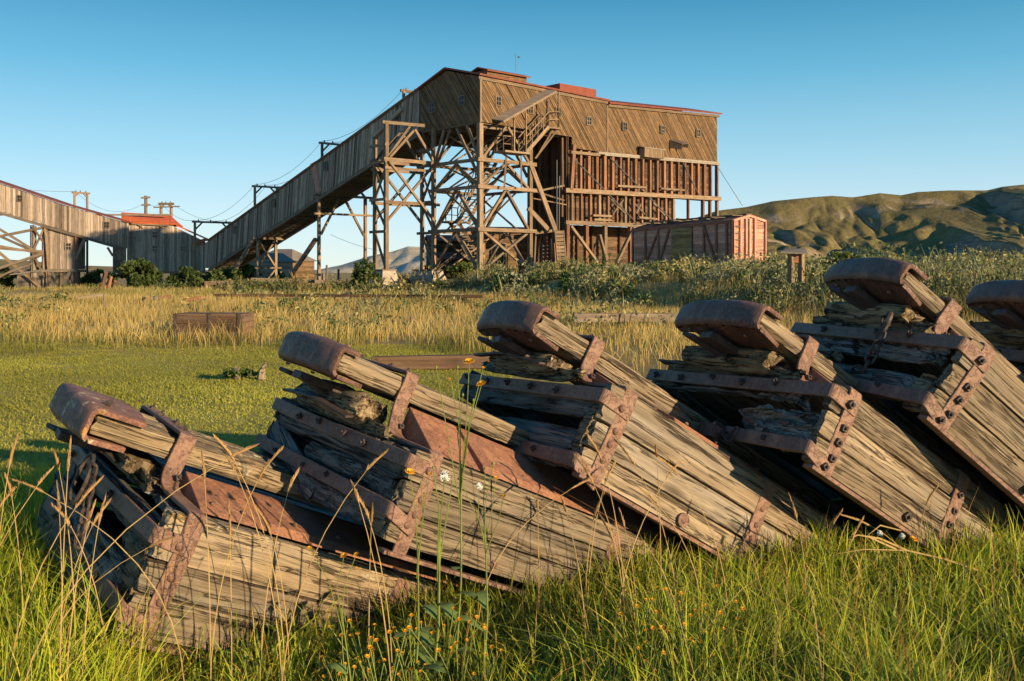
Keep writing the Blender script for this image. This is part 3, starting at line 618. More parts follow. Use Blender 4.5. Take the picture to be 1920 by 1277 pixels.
# ---------------------------------------------------------------- sloping conveyor gallery
gal = thing('conveyor_gallery', 'long covered conveyor gallery of grey boards sloping up into the tall tipple', 'conveyor', G(0, 22, 0))
U = LF.uv; gw = 2.75; mb = MB()
topL = U(383, 457); botL = U(392, 503); topR = U(787, 166); botR = U(787, 246)
lo = (topL + (botL - topL) * 0, botL); g_ang = R(90) + math.radians(14)
boards(mb, LF, [[topR, topL, np.array([topL[0] + .05, botL[1]]), botL, botR]], R(97), .24, .03, .04, gap=.025)
mb.build('side_wall', M['greyboard'], gal)
zT = lambda t: np.interp(t, [topR[0], topL[0]], [topR[1], topL[1]]); zB = lambda t: np.interp(t, [botR[0], botL[0]], [botR[1], botL[1]])
t0, t1 = botR[0], botL[0]
MB().add([G(gw, t0, zB(t0)), G(gw, t1, zB(t1)), G(gw, t1, zT(t1)), G(gw, t0, zT(t0)), G(gw - .1, t0, zB(t0)), G(gw - .1, t1, zB(t1)), G(gw - .1, t1, zT(t1)), G(gw - .1, t0, zT(t0))], [(0, 1, 2, 3), (4, 5, 6, 7), (0, 1, 5, 4), (1, 2, 6, 5), (2, 3, 7, 6), (3, 0, 4, 7)]).build('far_wall', M['greyboard'], gal)
mb = MB(); nb = 70
for k in range(nb):
    ta = t0 + (t1 - t0) * k / nb; tb = t0 + (t1 - t0) * (k + .86) / nb; j = random.uniform(-.02, .02)
    slab(mb, [G(-.05, ta, zB(ta) - .12 + j), G(gw + .1, ta, zB(ta) - .12 + j), G(gw + .1, tb, zB(tb) - .12 + j), G(-.05, tb, zB(tb) - .12 + j)], .06)
slab(mb, [G(.02, t0, zB(t0)), G(gw, t0, zB(t0)), G(gw, t1, zB(t1)), G(.02, t1, zB(t1))], .05); mb.build('underside', M['oldtimber'], gal)
for a in (.0, gw): part_beam('sill_beam', G(a, t0, zB(t0) - .2), G(a, t1, zB(t1) - .2), .2, gal, 'oldtimber', .26)
mb = MB(); slab(mb, [G(-.18, t0, zT(t0) - .02), G(-.18, t1 + .3, zT(t1 + .3) - .02), G(gw / 2, t1 + .3, zT(t1) + .35), G(gw / 2, t0, zT(t0) + .4)], .08)
slab(mb, [G(gw / 2, t0, zT(t0) + .4), G(gw / 2, t1 + .3, zT(t1) + .35), G(gw + .18, t1 + .3, zT(t1) - .02), G(gw + .18, t0, zT(t0) - .02)], .08); mb.build('roof', M['greyroof'], gal)
part_beam('fascia', LF.p(t0, zT(t0) - .06, .1), LF.p(t1, zT(t1) - .06, .1), .05, gal, 'redtimber', .12)
for px, py in ((748, 218), (612, 312), (514, 381), (443, 431)): window(LF, px, py, .62, .72, gal, .08, 'oldtimber')
mb = MB(); sA = U(588, 305); boards(mb, LF, [[U(583, 308), U(593, 302), U(603, 358), U(595, 362)]], R(97), .24, .03, .03, off=.045, back=False); mb.build('loose_board', M['carwood'], gal)  # warped board; its warmer, brighter wood paints in the sun it catches
part_beam('truss_strut', LF.px(703, 258, .2), LF.px(757, 205, .15), .24, gal, 'greyboard', .3); part_beam('truss_strut', LF.px(738, 280, .2), LF.px(772, 245, .2), .2, gal, 'greyboard', .24)
def bent(pxl, w, py_top, ground_py, name, lab, stay):
    t = LF.uv(pxl, 400)[0]; q = G(0, t, 0); zg = float(zt(q[0], q[1])) - .3; ztp = LF.uv(pxl, py_top)[1]
    r = thing(name, lab, 'trestle', (q[0], q[1], zg))
    H(0, t, zg, 0, t, ztp, .32, None, 'post', par=r); H(w, t, zg, w, t, ztp - .1, .32, None, 'post', par=r)
    H(-.6, t - .2, ztp, w + .7, t - .2, ztp, .2, .28, 'rail', par=r)
    return r, t, zg, ztp
bt, t, zg, ztp = bent(598, 4.75, 366, 530, 'timber_bent', 'tall two-legged timber bent propping the sloping gallery at mid length', 1)
H(-.6, t - .2, ztp - 1.6, 5.5, t - .2, ztp - 1.6, .2, .24, 'rail', par=bt); H(.2, t, ztp - 3.4, 2.2, t, ztp + .1, .24, None, par=bt); H(4.6, t, ztp - 3.4, 2.4, t, ztp + .1, .24, None, par=bt)
part_beam('stay', LF.px(598, 448, .3), at(541, 524, 88), .3, bt); H(4.75, t, ztp, 3.2, t, ztp + 1.6, .22, None, par=bt)
bt, t, zg, ztp = bent(483, 1.9, 447, 555, 'timber_bent', 'short cross-braced timber bent under the lower half of the sloping gallery', 1)
H(.1, t, ztp - .2, 1.8, t, ztp - 2.6, .2, None, par=bt); H(1.8, t, ztp - .2, .1, t, ztp - 2.6, .2, None, par=bt); H(-.4, t - .2, ztp - 2.8, 2.4, t - .2, ztp - 2.8, .18, None, 'rail', par=bt); H(.1, t, ztp - 5, 1.8, t, ztp - 3, .2, None, par=bt)
part_beam('stay', LF.px(480, 448, .2), at(414, 548, 91), .28, bt)
# portal frames that carry the wires
def portal(name, p0, p1, ztop, zb0, zb1, lab, w=.2, arm=.5, nm_g='wire frames along the conveyors'):
    p0 = np.asarray(p0, float); p1 = np.asarray(p1, float); d = np.append((p1 - p0)[:2], 0); L = np.linalg.norm(d); d /= L
    r = thing(name, lab, 'wire frame', (p0[0], p0[1], zb0), nm_g); Z = np.array([0, 0, 1.])
    a = np.array([p0[0], p0[1], 0]); b = np.array([p1[0], p1[1], 0])
    part_beam('post', a + Z * zb0, a + Z * ztop, w, r); part_beam('post', b + Z * zb1, b + Z * ztop, w, r)
    part_beam('crossbar', a - d * .3 + Z * (ztop + .05), b + d * .3 + Z * (ztop + .05), w * .9, r, 'timber', w)
    k = min(.8, L * .3)
    part_beam('bracket', a + Z * (ztop - k), a + d * k + Z * ztop, w * .7, r); part_beam('bracket', b + Z * (ztop - k), b - d * k + Z * ztop, w * .7, r)
    for q in (.1, .45, .9): MB().dome(a + d * L * q + Z * (ztop + .05 + w / 2), (0, 0, 1), .07, .2, 6).build('insulator', M['wire'], r)
    return a + Z * (ztop + .2), b + Z * (ztop + .2)
PT = []
for px, py, lab in ((476, 350, 'wire frame on the gallery roof below its middle'), (602, 269, 'wire frame on the gallery roof above its middle'), (755, 171, 'small wire frame at the top of the gallery by the tipple')):
    t, z = LF.uv(px, py); hh = zT(t) - .1; PT.append(portal('portal_frame', G(.1, t, 0), G(gw - .3, t, 0), z, hh, hh, lab, .18))
p = LF.uv(374, 417); PT.insert(0, portal('portal_frame', G(-.5, p[0], 0), G(gw + .6, p[0], 0), p[1], -.8, -.8, 'wire frame over the lower end of the gallery beside the small red canopy', .2))
a = at(140, 362, 112); b = at(163.5, 362, 113); PT2 = portal('portal_frame', a, b, a[2], -.8, -.8, 'tall wire frame behind the left conveyor', .2)
a = at(302, 383, 118); b = at(321, 381, 118); PT3 = portal('portal_frame', a, b, a[2], -.8, -.8, 'wire frame with long arms standing behind the red roof', .26)
part = thing('crossarm', 'thin crossarm reaching out from the wire frame behind the red roof', 'crossarm', at(288, 388, 118)); MB().beam(at(288, 389, 117.7), at(337, 387, 117.7), .14).build('arm', M['timber'], part)
pp = thing('power_pole', 'lone wooden power pole with two crossarms behind the red roof', 'power pole', at(273, 520, 125))
part_beam('pole', at(273.5, 520, 125), at(273.5, 367, 125), .3, pp, 'timber'); part_beam('crossarm', at(264.5, 371, 124.8), at(281.5, 370, 124.8), .22, pp, 'oldtimber'); part_beam('crossarm', at(265.5, 384.5, 124.8), at(281.5, 384, 124.8), .22, pp, 'oldtimber')
def wirerun(p, q, sag, lab, r=.018, cat='wire'):
    p = np.asarray(p, float); q = np.asarray(q, float); pts = [p + (q - p) * k / 14 - np.array([0, 0, sag * 4 * (k / 14) * (1 - k / 14)]) for k in range(15)]
    o = MB().tube(pts, r, 4).build('overhead_wire', M['wire']); tag(o, lab, cat, 'overhead wires'); return o
chain_ = PT
for i in range(3):
    lab = ('thin wires sagging between the lowest wire frame and the next one up', 'thin wires sagging between the two middle wire frames', 'thin wires rising from the upper wire frame to the tipple')[i]
    wirerun(chain_[i][0], chain_[i + 1][0], .9, lab); wirerun(chain_[i][1], chain_[i + 1][1], 1.2, lab); wirerun((chain_[i][0] + chain_[i][1]) / 2, (chain_[i + 1][0] + chain_[i + 1][1]) / 2, 1.0, lab)
for d in (0, 1): wirerun(PT3[d], PT[0][d], .7, 'thin wires between the long-armed frame and the lowest gallery frame')
wirerun(at(281, 384, 124.8), PT3[0], .3, 'short wire from the lone power pole to the long-armed frame'); wirerun(PT2[0], at(265, 384, 124.8), 1.5, 'thin wire from the frame behind the left conveyor to the power pole')
wirerun(at(-150, 300, 105), PT2[0], 1., 'thin wire coming in from the left edge to the frame behind the left conveyor')
wirerun(at(620, 440, 108), at(712, 470, 112), .2, 'faint wire behind the tall timber bent'); 
wirerun(RF.px(1345, 315, .1), at(1392, 386, 96), 0, 'straight guy wire sloping down from the right end of the tipple', .03, 'guy wire')
# ---------------------------------------------------------------- left conveyor, bunker and trestle
LC = Pl((-57.8, 108), (1, .03)); U = LC.uv; Z3 = np.array([0, 0, 1.])
dl = np.array([LC.d[0], LC.d[1], 0]); nl = np.array([LC.n[0], LC.n[1], 0])
lcv = thing('conveyor_gallery', 'weathered conveyor gallery descending from the left edge to the red-roofed shed', 'conveyor', LC.px(100, 420))
mb = MB(); boards(mb, LC, [[U(-420, 204), U(0, 344), U(118, 384), U(241, 419), U(241, 467), U(80, 420), U(-420, 272)]], R(90), .26, .03, .05); mb.build('side_wall', M['greyboard'], lcv)
mb = MB(); bt_ = [(-420, 203), (0, 343), (118, 383), (241, 418)]
for (x0, y0), (x1, y1) in zip(bt_[:-1], bt_[1:]):
    a = LC.px(x0, y0, .2); b = LC.px(x1, y1, .2); slab(mb, [a, b, b - nl * 3, a - nl * 3], .12)
mb.build('roof', M['redtrim'], lcv)
a = LC.px(-420, 272); b = LC.px(80, 420); c = LC.px(232, 464); mb = MB(); slab(mb, [a, b, b - nl * 2.8, a - nl * 2.8], .1); slab(mb, [b, c, c - nl * 2.8, b - nl * 2.8], .1); mb.build('underside', M['oldtimber'], lcv)
part_beam('sill_beam', LC.px(-420, 274, .1), LC.px(80, 423, .1), .2, lcv, 'oldtimber', .3); part_beam('sill_beam', LC.px(80, 423, .1), LC.px(232, 467, .1), .2, lcv, 'oldtimber', .3)
mb = MB(); mb.box(LC.p(*(U(60, 400)), -2.8) , (dl, Z3, nl), (14, .1, .05)); mb.build('far_wall_rail', M['oldtimber'], lcv)
for px, py in ((38, 372), (200, 422)): window(LC, px, py, .6, .65, lcv, .1, 'oldtimber')
bun = thing('coal_bunker', 'tall grey board bunker hanging under the left conveyor on dark legs', 'bunker', LC.px(112, 530))
mb = MB(); boards(mb, LC, [[U(84, 419), U(138, 434), U(138, 505), U(92, 504)]], R(90), .26, .03, .03, off=-.15)
sd = Pl(LC.p(U(138, 470)[0], 0, -.2)[:2], (.05, 1)); zb0 = U(138, 505)[1]; zb1 = U(138, 434)[1]; boards(mb, sd, [[(0, zb0), (2.4, zb0), (2.4, zb1 - .5), (0, zb1)]], R(90), .26, .03, .03)
mb.build('wall', M['greyboard'], bun); window(LC, 128, 462, .6, .7, bun, -.06, 'greyboard')
MB().box(LC.p(*U(112, 508), -1.2), (dl, nl, Z3), (1.9, 1.4, .14)).build('floor_frame', M['oldtimber'], bun)
for px, off in ((88, 0), (112, -.3), (136, 0), (96, -2.2), (132, -2.2)): part_beam('leg', LC.px(px, 508, off), LC.p(U(px, 0)[0], -1, off), .28, bun, 'oldtimber')
for x0, x1 in ((90, 108), (108, 92), (114, 134), (134, 116), (100, 120), (122, 98)): part_beam('brace', LC.px(x0, 510, -.4), LC.px(x1, 545, -.3), .2, bun, 'oldtimber')
part_beam('tall_post', LC.px(142, 437, -.1), LC.p(U(142, 0)[0], -1, -.1), .34, bun, 'redtimber'); part_beam('knee_brace', LC.px(142, 488, 0), LC.px(160, 446, 0), .3, bun); part_beam('knee_brace', LC.px(142, 468, -.3), LC.px(157, 447, -.3), .2, bun)
trs = thing('timber_trestle', 'crisscross timber trestle under the left conveyor at the left edge', 'trestle', LC.px(40, 530))
for px, pt in ((58, 422), (62, 424), (80, 424), (-30, 388), (-140, 356), (-260, 321), (-380, 286)): part_beam('post', LC.px(px, pt, -.3), LC.p(U(px, 0)[0], -1, -.3), .34, trs, 'oldtimber')
for k, (x0, y0, x1, y1, w) in enumerate(((-20, 447, 80, 427, .26), (-20, 418, 62, 468, .24), (-20, 464, 82, 472, .28), (-20, 434, 82, 480, .24), (-20, 458, 60, 472, .22), (-20, 510, 82, 475, .28), (-20, 458, 78, 540, .26), (0, 520, 80, 477, .2), (62, 425, 82, 455, .18), (82, 430, 62, 470, .18), (60, 470, 84, 520, .2), (-20, 525, 60, 495, .22), (84, 420, 94, 545, .3))):
    part_beam('brace', LC.px(x0, y0, .05 * (k % 3)), LC.px(x1, y1, .05 * (k % 3)), w, trs, 'oldtimber' if k % 2 else 'timber')
lean = thing('lean_to', 'low dark lean-to with sloping roof behind the crisscross trestle', 'lean-to', LC.px(50, 530, -1))
mb = MB(); slab(mb, [LC.px(20, 516, .2), LC.px(80, 508, .2), LC.px(90, 498, -2.5), LC.px(60, 500, -2.5)], .12); mb.build('roof', M['greyroof'], lean)
MB().box(LC.p(*U(55, 530), -1.2), (dl, nl, Z3), (1.5, .8, .75)).build('wall', M['oldtimber'], lean)
chu = thing('chute_box', 'narrow boarded chute box where the left conveyor meets the shed', 'chute', LC.px(222, 520))
mb = MB(); boards(mb, LC, [[U(211, 462), U(233, 466), U(233, 512), U(211, 512)]], R(90), .24, .03, .02, off=-.1); mb.build('wall', M['oldtimber'], chu); window(LC, 222, 498, .9, 1.3, chu, 0, 'oldtimber')
part_beam('knee_brace', LC.px(201, 464, -.1), LC.px(211, 480, -.1), .2, chu); part_beam('corner_post', LC.px(234, 440, .1), LC.px(234, 515, .1), .3, chu)

# ---------------------------------------------------------------- red-roofed shed
SH = Pl(at(239, 500, 110)[:2], (.98, .2)); U = SH.uv; ds = np.array([SH.d[0], SH.d[1], 0]); ns = np.array([SH.n[0], SH.n[1], 0])
shd = thing('shed', 'grey board shed with bright red metal roof between the two conveyors', 'shed', SH.px(300, 530))
mb = MB(); boards(mb, SH, [[U(238, 417), U(318, 421), U(385, 453), U(385, 509), U(238, 509)]], R(90), .26, .03, .035); mb.build('front_wall', M['greyboard'], shd)
SL = Pl(SH.A, -SH.n); SL.n = -SH.d; z0 = U(238, 509)[1]; z1 = U(238, 417)[1]
mb = MB(); boards(mb, SL, [[(0, z0), (5, z0), (5, z1), (2.6, z1 + .95), (0, z1)]], R(90), .26, .03, .03); mb.build('side_wall', M['greyboard'], shd)
def mp(px, py, back): s, z = U(px, py); return SH.p(s, z, -back)
e0 = SH.px(229, 418, .4); e1 = SH.px(334, 422, .4); s0 = U(219, 0)[0]; s1 = U(331, 0)[0]; zr_ = U(311, 405)[1] + .15
mb = MB(); slab(mb, [e0, e1, SH.p(s1 - 1.1, zr_ + .02, -2.6), SH.p(s0, zr_ + .25, -2.6)], .1); slab(mb, [SH.p(s0, zr_ + .25, -2.6), SH.p(s1 - 1.1, zr_ + .02, -2.6), SH.p(s1, e1[2], -5.4), SH.p(s0, e0[2], -5.4)], .1)
slab(mb, [e1, SH.p(s1 - 1.1, zr_ + .02, -2.6), SH.p(s1, e1[2], -5.4)], .1); mb.build('roof', M['redroof'], shd)
a = SH.px(331, 424, .3); b = SH.px(391, 451, .3); mb = MB(); slab(mb, [a, b, b - ns * 4.6, a - ns * 4.6], .12); mb.build('low_roof', M['redroof'], shd)
a = SH.px(361, 459, .75); b = SH.px(389, 452, .75); mb = MB(); slab(mb, [a, b, b - ns * .9 + Z3 * .3, a - ns * .9 + Z3 * .3], .08); mb.build('canopy', M['redroof'], shd)
part_beam('fascia', SH.px(236, 419, .3), SH.px(318, 423, .3), .08, shd, 'timber', .14)
for x0, x1 in ((262, 268), (300, 305)): part_beam('bracket', SH.px(x0, 428, .05), SH.px(x1, 420, .3), .12, shd); part_beam('bracket', SH.px(x0 + 6, 428, .05), SH.px(x1 - 9, 420, .3), .12, shd)
for px, py in ((291, 440), (291, 466), (343, 466)): window(SH, px, py, .5, .62, shd, .09, 'greyboard')
for px in (240, 282, 298, 322, 360): part_beam('leg', mp(px, 509, .4), SH.p(U(px, 0)[0], -1, -.4), .34, shd, 'oldtimber')
MB().box(SH.p(*U(310, 511), -2.4), (ds, ns, Z3), (4.1, 2.3, .12)).build('floor_frame', M['oldtimber'], shd)

# ---------------------------------------------------------------- small buildings behind
def cabin(name, lab, cat, c, ang, L, W, z0, h, rh, wall, roof, hip=0., wins=(), ov=.3, group=None):
    ca, sa = math.cos(ang), math.sin(ang); ex = np.array([ca, sa, 0]); ey = np.array([-sa, ca, 0]); c = np.array([c[0], c[1], 0.])
    r = thing(name, lab, cat, (c[0], c[1], z0), group); P = lambda x, y, z: c + ex * x + ey * y + Z3 * z
    for nm, org, d, n_, ln, gbl in (('wall', P(-L / 2, -W / 2, 0), ex, -ey, L, 0), ('wall', P(L / 2, -W / 2, 0), ey, ex, W, 1), ('wall', P(-L / 2, -W / 2, 0), ey, -ex, W, 1), ('wall', P(-L / 2, W / 2, 0), ex, ey, L, 0)):
        pl = Pl(org[:2], d[:2]); pl.n = n_[:2].copy(); poly = [(0, z0), (ln, z0), (ln, z0 + h)] + ([(ln / 2, z0 + h + rh)] if gbl and not hip else []) + [(0, z0 + h)]
        mb = MB(); boards(mb, pl, [poly], 0, .22, .03, .015); mb.build(nm, M[wall], r)
        if nm == 'wall' and d is ex and n_[1] == -ey[1]: front = pl
    mb = MB(); zt2 = z0 + h + rh; ze_ = z0 + h - .05; hl = L / 2 + ov; hw = W / 2 + ov; rx = L / 2 - hip if hip else hl
    slab(mb, [P(-hl, -hw, ze_), P(hl, -hw, ze_), P(rx, 0, zt2), P(-rx, 0, zt2)], .1); slab(mb, [P(-hl, hw, ze_), P(hl, hw, ze_), P(rx, 0, zt2), P(-rx, 0, zt2)], .1)
    if hip: slab(mb, [P(hl, -hw, ze_), P(hl, hw, ze_), P(rx, 0, zt2)], .1); slab(mb, [P(-hl, -hw, ze_), P(-hl, hw, ze_), P(-rx, 0, zt2)], .1)
    mb.build('roof', M[roof], r)
    for k, (x, z, w, hh) in enumerate(wins):
        D3 = ex; q = MB()
        q.box(P(x - L / 2, -W / 2 - .06, z0 + z), (Z3, ex, ey), (hh / 2 + .07, w / 2 + .07, .04)); o = q.build('door' if hh > 1.4 else 'window', M['oldtimber'], r)
        MB().box(P(x - L / 2, -W / 2 - .085, z0 + z), (Z3, ex, ey), (hh / 2, w / 2, .03)).build('pane', M['darkvoid'], o, root=r)
    return r
a = at(526, 500, 140); cabin('cabin', 'small orange-lit wooden cabin with grey hipped roof seen under the gallery', 'cabin', (a[0], a[1] + 2), R(-24), 6.6, 5.4, -1.2, 3.9, 1.6, 'hallwood', 'greyroof', 1.9, ((1.6, 2.4, 1.1, 1.1),))
a = at(500, 500, 112); cabin('cabin', 'grey gabled cabin in shadow left of the orange-lit cabin', 'cabin', (a[0], a[1] + 2), R(70), 4, 3.2, -.9, 3.2, 1.0, 'greyboard', 'greyroof')
a = at(945, 470, 79); cabin('office_building', 'small brown board house with red roof edge standing under the timber tower', 'house', (a[0], a[1] + 2), R(16), 5.4, 5, 1.0, 3.5, .35, 'hallwood', 'redtrim', 0, ((1.7, 1.5, .8, 2.0), (4.2, 2.0, .55, .75)))
a = at(852, 470, 88); cabin('brick_outbuilding', 'dark red outbuilding half hidden behind the braces of the timber tower', 'outbuilding', (a[0], a[1] + 2), R(12), 4.8, 4, .7, 3.3, .5, 'binboard', 'redtrim', 0)
a = at(848, 490, 82); cabin('lean_to', 'low red-roofed lean-to in front of the dark red outbuilding', 'lean-to', (a[0], a[1]), R(12), 2.2, 1.6, .8, 1.5, .5, 'binboard', 'redtrim', 0)

# ---------------------------------------------------------------- boxcar
Lv = np.array([-.4, .916, 0]); Wv = np.array([.916, .4, 0]); C0 = np.array([12.45, 56, 0]); BL, BWd = 10.9, 2.15; zb, ze = 1.72, 4.26
box = thing('railway_boxcar', 'faded pinkish red wooden boxcar with tan sliding door beside the tipple', 'boxcar', C0 + Lv * BL / 2 + Wv * BWd / 2 + Z3 * .8)
side = Pl(C0[:2], Lv[:2]); side.n = -Wv[:2].copy(); end = Pl(C0[:2], Wv[:2]); end.n = -Lv[:2].copy()
mb = MB(); boards(mb, side, [[(0, zb), (BL, zb), (BL, ze - .1), (0, ze)]], 0, .2, .03, .012); mb.build('side_wall', M['carwood'], box)
mb = MB(); boards(mb, end, [[(0, zb), (BWd, zb), (BWd, ze), (BWd / 2, ze + .3), (0, ze)]], 0, .2, .03, .012); mb.build('end_wall', M['carwood'], box)
mb = MB(); mb.box(C0 + Lv * BL / 2 + Wv * (BWd - .05) + Z3 * (zb + ze) / 2, (Lv, Z3, Wv), (BL / 2 - .15, 1.2, .04)); mb.box(C0 + Lv * (BL - .05) + Wv * BWd / 2 + Z3 * (zb + ze) / 2, (Wv, Z3, Lv), (BWd / 2 - .15, 1.2, .04)); mb.build('far_wall', M['carwood'], box)
mb = MB(); rdg = C0 + Wv * BWd / 2 + Z3 * (ze + .3)
for sgn, w0 in ((0, C0 - Wv * .1), (1, C0 + Wv * (BWd + .1))):
    q = w0 + Z3 * (ze - .02); slab(mb, [q - Lv * .1, q + Lv * (BL + .1) - Z3 * .1, rdg + Lv * (BL + .1) - Z3 * .1, rdg - Lv * .1], .06)
mb.build('roof', M['cartrim'], box)
mb = MB()
for k in range(16):
    l = .4 + k * .66; mb.box(C0 + Lv * l + Wv * random.uniform(.2, 1.3) + Z3 * (ze + .18 + random.random() * .12), (Wv, Lv, Z3), (random.uniform(.3, .8), .2, .025))
mb.box(rdg + Lv * BL / 2 + Z3 * .07, (Lv, Wv, Z3), (BL / 2, .2, .03)); mb.build('running_board', M['oldtimber'], box)
def rib(s0, z0_, s1, z1_, nm='rib', w=.13, pl=None, mat='cartrim'): part_beam(nm, (pl or side).p(s0, z0_, .07), (pl or side).p(s1, z1_, .07), w, box, mat, w)
for px in (1188, 1212, 1236, 1322, 1345, 1365, 1374): s = side.uv(px, 450)[0]; rib(s, zb, s, ze - .05 * s / BL)
for x0, y0, x1, y1 in ((1215, 488, 1236, 434), (1239, 490, 1257, 431), (1322, 424, 1342, 485)): a = side.uv(x0, y0); b = side.uv(x1, y1); rib(a[0], a[1], b[0], b[1], 'diagonal')
rib(.0, zb + .06, BL, zb + .06, 'side_sill', .16); rib(0, ze - .08, BL, ze - .18, 'top_rail', .1)
a = side.uv(1300, 490); b = side.uv(1262, 428); dpl = [[(a[0], zb + .1), (b[0], zb + .1), (b[0], ze - .2), (a[0], ze - .2)]]; mb = MB(); boards(mb, side, dpl, 0, .2, .03, .01, off=.1); mb.build('sliding_door', M['cardoor'], box)
for x in (.42, .8, 1.05, 1.4): rib(x, zb, x, ze + .1, 'end_post', .14, end, 'carwood')
for x in (.0, BWd): rib(x, zb, x, ze, 'corner_post', .12, end, 'carwood')
rib(0, zb + .06, BWd, zb + .06, 'end_sill', .2, end); rib(0, ze - .02, BWd / 2, ze + .27, 'gable_trim', .12, end, 'carwood'); rib(BWd / 2, ze + .27, BWd, ze - .02, 'gable_trim', .12, end, 'carwood')
for z in np.arange(zb + .3, ze, .38): part_beam('grab_iron', end.p(.02, z, .16), end.p(.4, z, .16), .035, box, 'wire')
MB().box(C0 + Lv * BL / 2 + Wv * BWd / 2 + Z3 * (zb - .12), (Lv, Wv, Z3), (BL / 2, BWd / 2 - .1, .12)).build('underframe', M['oldtimber'], box)
for l in (1.4, 2.9, BL - 2.9, BL - 1.4):
    for w in (.35, BWd - .35):
        q = C0 + Lv * l + Wv * w + Z3 * 1.28; MB().tube([q - Wv * .06, q + Wv * .06], .38, 16).build('wheel', M['iron'], box)
# roofed notice stand right of the boxcar
ks = thing('roofed_stand', 'small roofed wooden notice stand in the brush right of the boxcar', 'stand', at(1490, 520, 30))
for px in (1483, 1502): part_beam('post', at(px, 530, 30), at(px, 476, 30), .15, ks, 'timber')
MB().box(at(1493, 485, 30), ((1, 0, 0), (0, 1, 0), Z3), (.17, .04, .12)).build('board', M['redtimber'], ks)
mb = MB(); slab(mb, [at(1464, 474, 29.7), at(1514, 477, 29.7), at(1509, 468, 30.5), at(1473, 469, 30.5)], .04); mb.build('roof', M['greyroof'], ks)
# ---------------------------------------------------------------- the tipped mine carts
CW, CH, H1, H2, UC, CB, T0, T1, US, UB, CL = 1.1, .304, .25, .046, -.174, .238, .413, .518, .085, .888, 1.75
POSE = {1: (-1.449, 3.291, .534, .654, .406, .09), 2: (-.787, 3.809, .624, .699, .412, .082), 3: (-.065, 3.866, .801, .497, .53, -.048),
        4: (.742, 3.857, .833, .451, .55, -.048), 5: (1.248, 3.923, 1.018, .266, .665, -.004), 6: (1.88, 3.97, .92, .25, .62, 0.)}
DIM = {k: dict(zip(('CH', 'H1', 'H2', 'UC', 'CB', 'T0', 'T1', 'UB'), v)) for k, v in {1: (.342, .262, .046, -.19, .225, .42, .517, .888), 2: (.329, .281, .11, -.207, .215, .466, .57, 1.105), 3: (.336, .275, .034, -.168, .212, .425, .53, .856),
       4: (.306, .264, .05, -.155, .241, .417, .508, .736), 5: (.329, .283, .052, -.135, .238, .432, .517, .888), 6: (.329, .283, .052, -.135, .238, .432, .517, .888)}.items()}
def cart_matrix(k):
    x, y, z, a, p, r = POSE[k]
    u = np.array([math.cos(a) * math.cos(p), math.sin(a) * math.cos(p), -math.sin(p)]); v = np.array([math.sin(a), -math.cos(a), 0.])
    w = np.cross(v, u); w = w if w[2] > 0 else -w
    v2 = math.cos(r) * v - math.sin(r) * w; w2 = math.cos(r) * w + math.sin(r) * v
    m = Matrix.Identity(4)
    for i in range(3): m[i][0] = u[i]; m[i][1] = -v2[i]; m[i][2] = w2[i]; m[i][3] = (x, y, z)[i]
    return m
CM = {k: cart_matrix(k) for k in POSE}
for k, sc in ((1, 1.0), (2, .89), (4, 1.05), (5, 1.09), (6, 1.13)):                                          # the last two stand a little farther back and are a little bigger
    CM[k] = Matrix.Translation((0, 0, EYE)) @ Matrix.Scale(sc, 4) @ Matrix.Translation((0, 0, -EYE)) @ CM[k]
def cpt(k, px, py, axis, val):                 # where a photo pixel's ray meets the cart-local plane axis = val, returned as (u, v, w)
    inv = np.array(CM[k].inverted()); o = inv @ np.array([0, 0, EYE, 1]); d = inv @ np.array([(px - 960) / F, 1, -(py - HOR) / F, 0])
    s = (1, -1, 1)[axis]; t = (val * s - o[axis]) / d[axis]; q = (o + d * t)[:3]; return np.array([q[0], -q[1], q[2]])
def L3(p): return np.asarray(p, float) * (1, -1, 1)
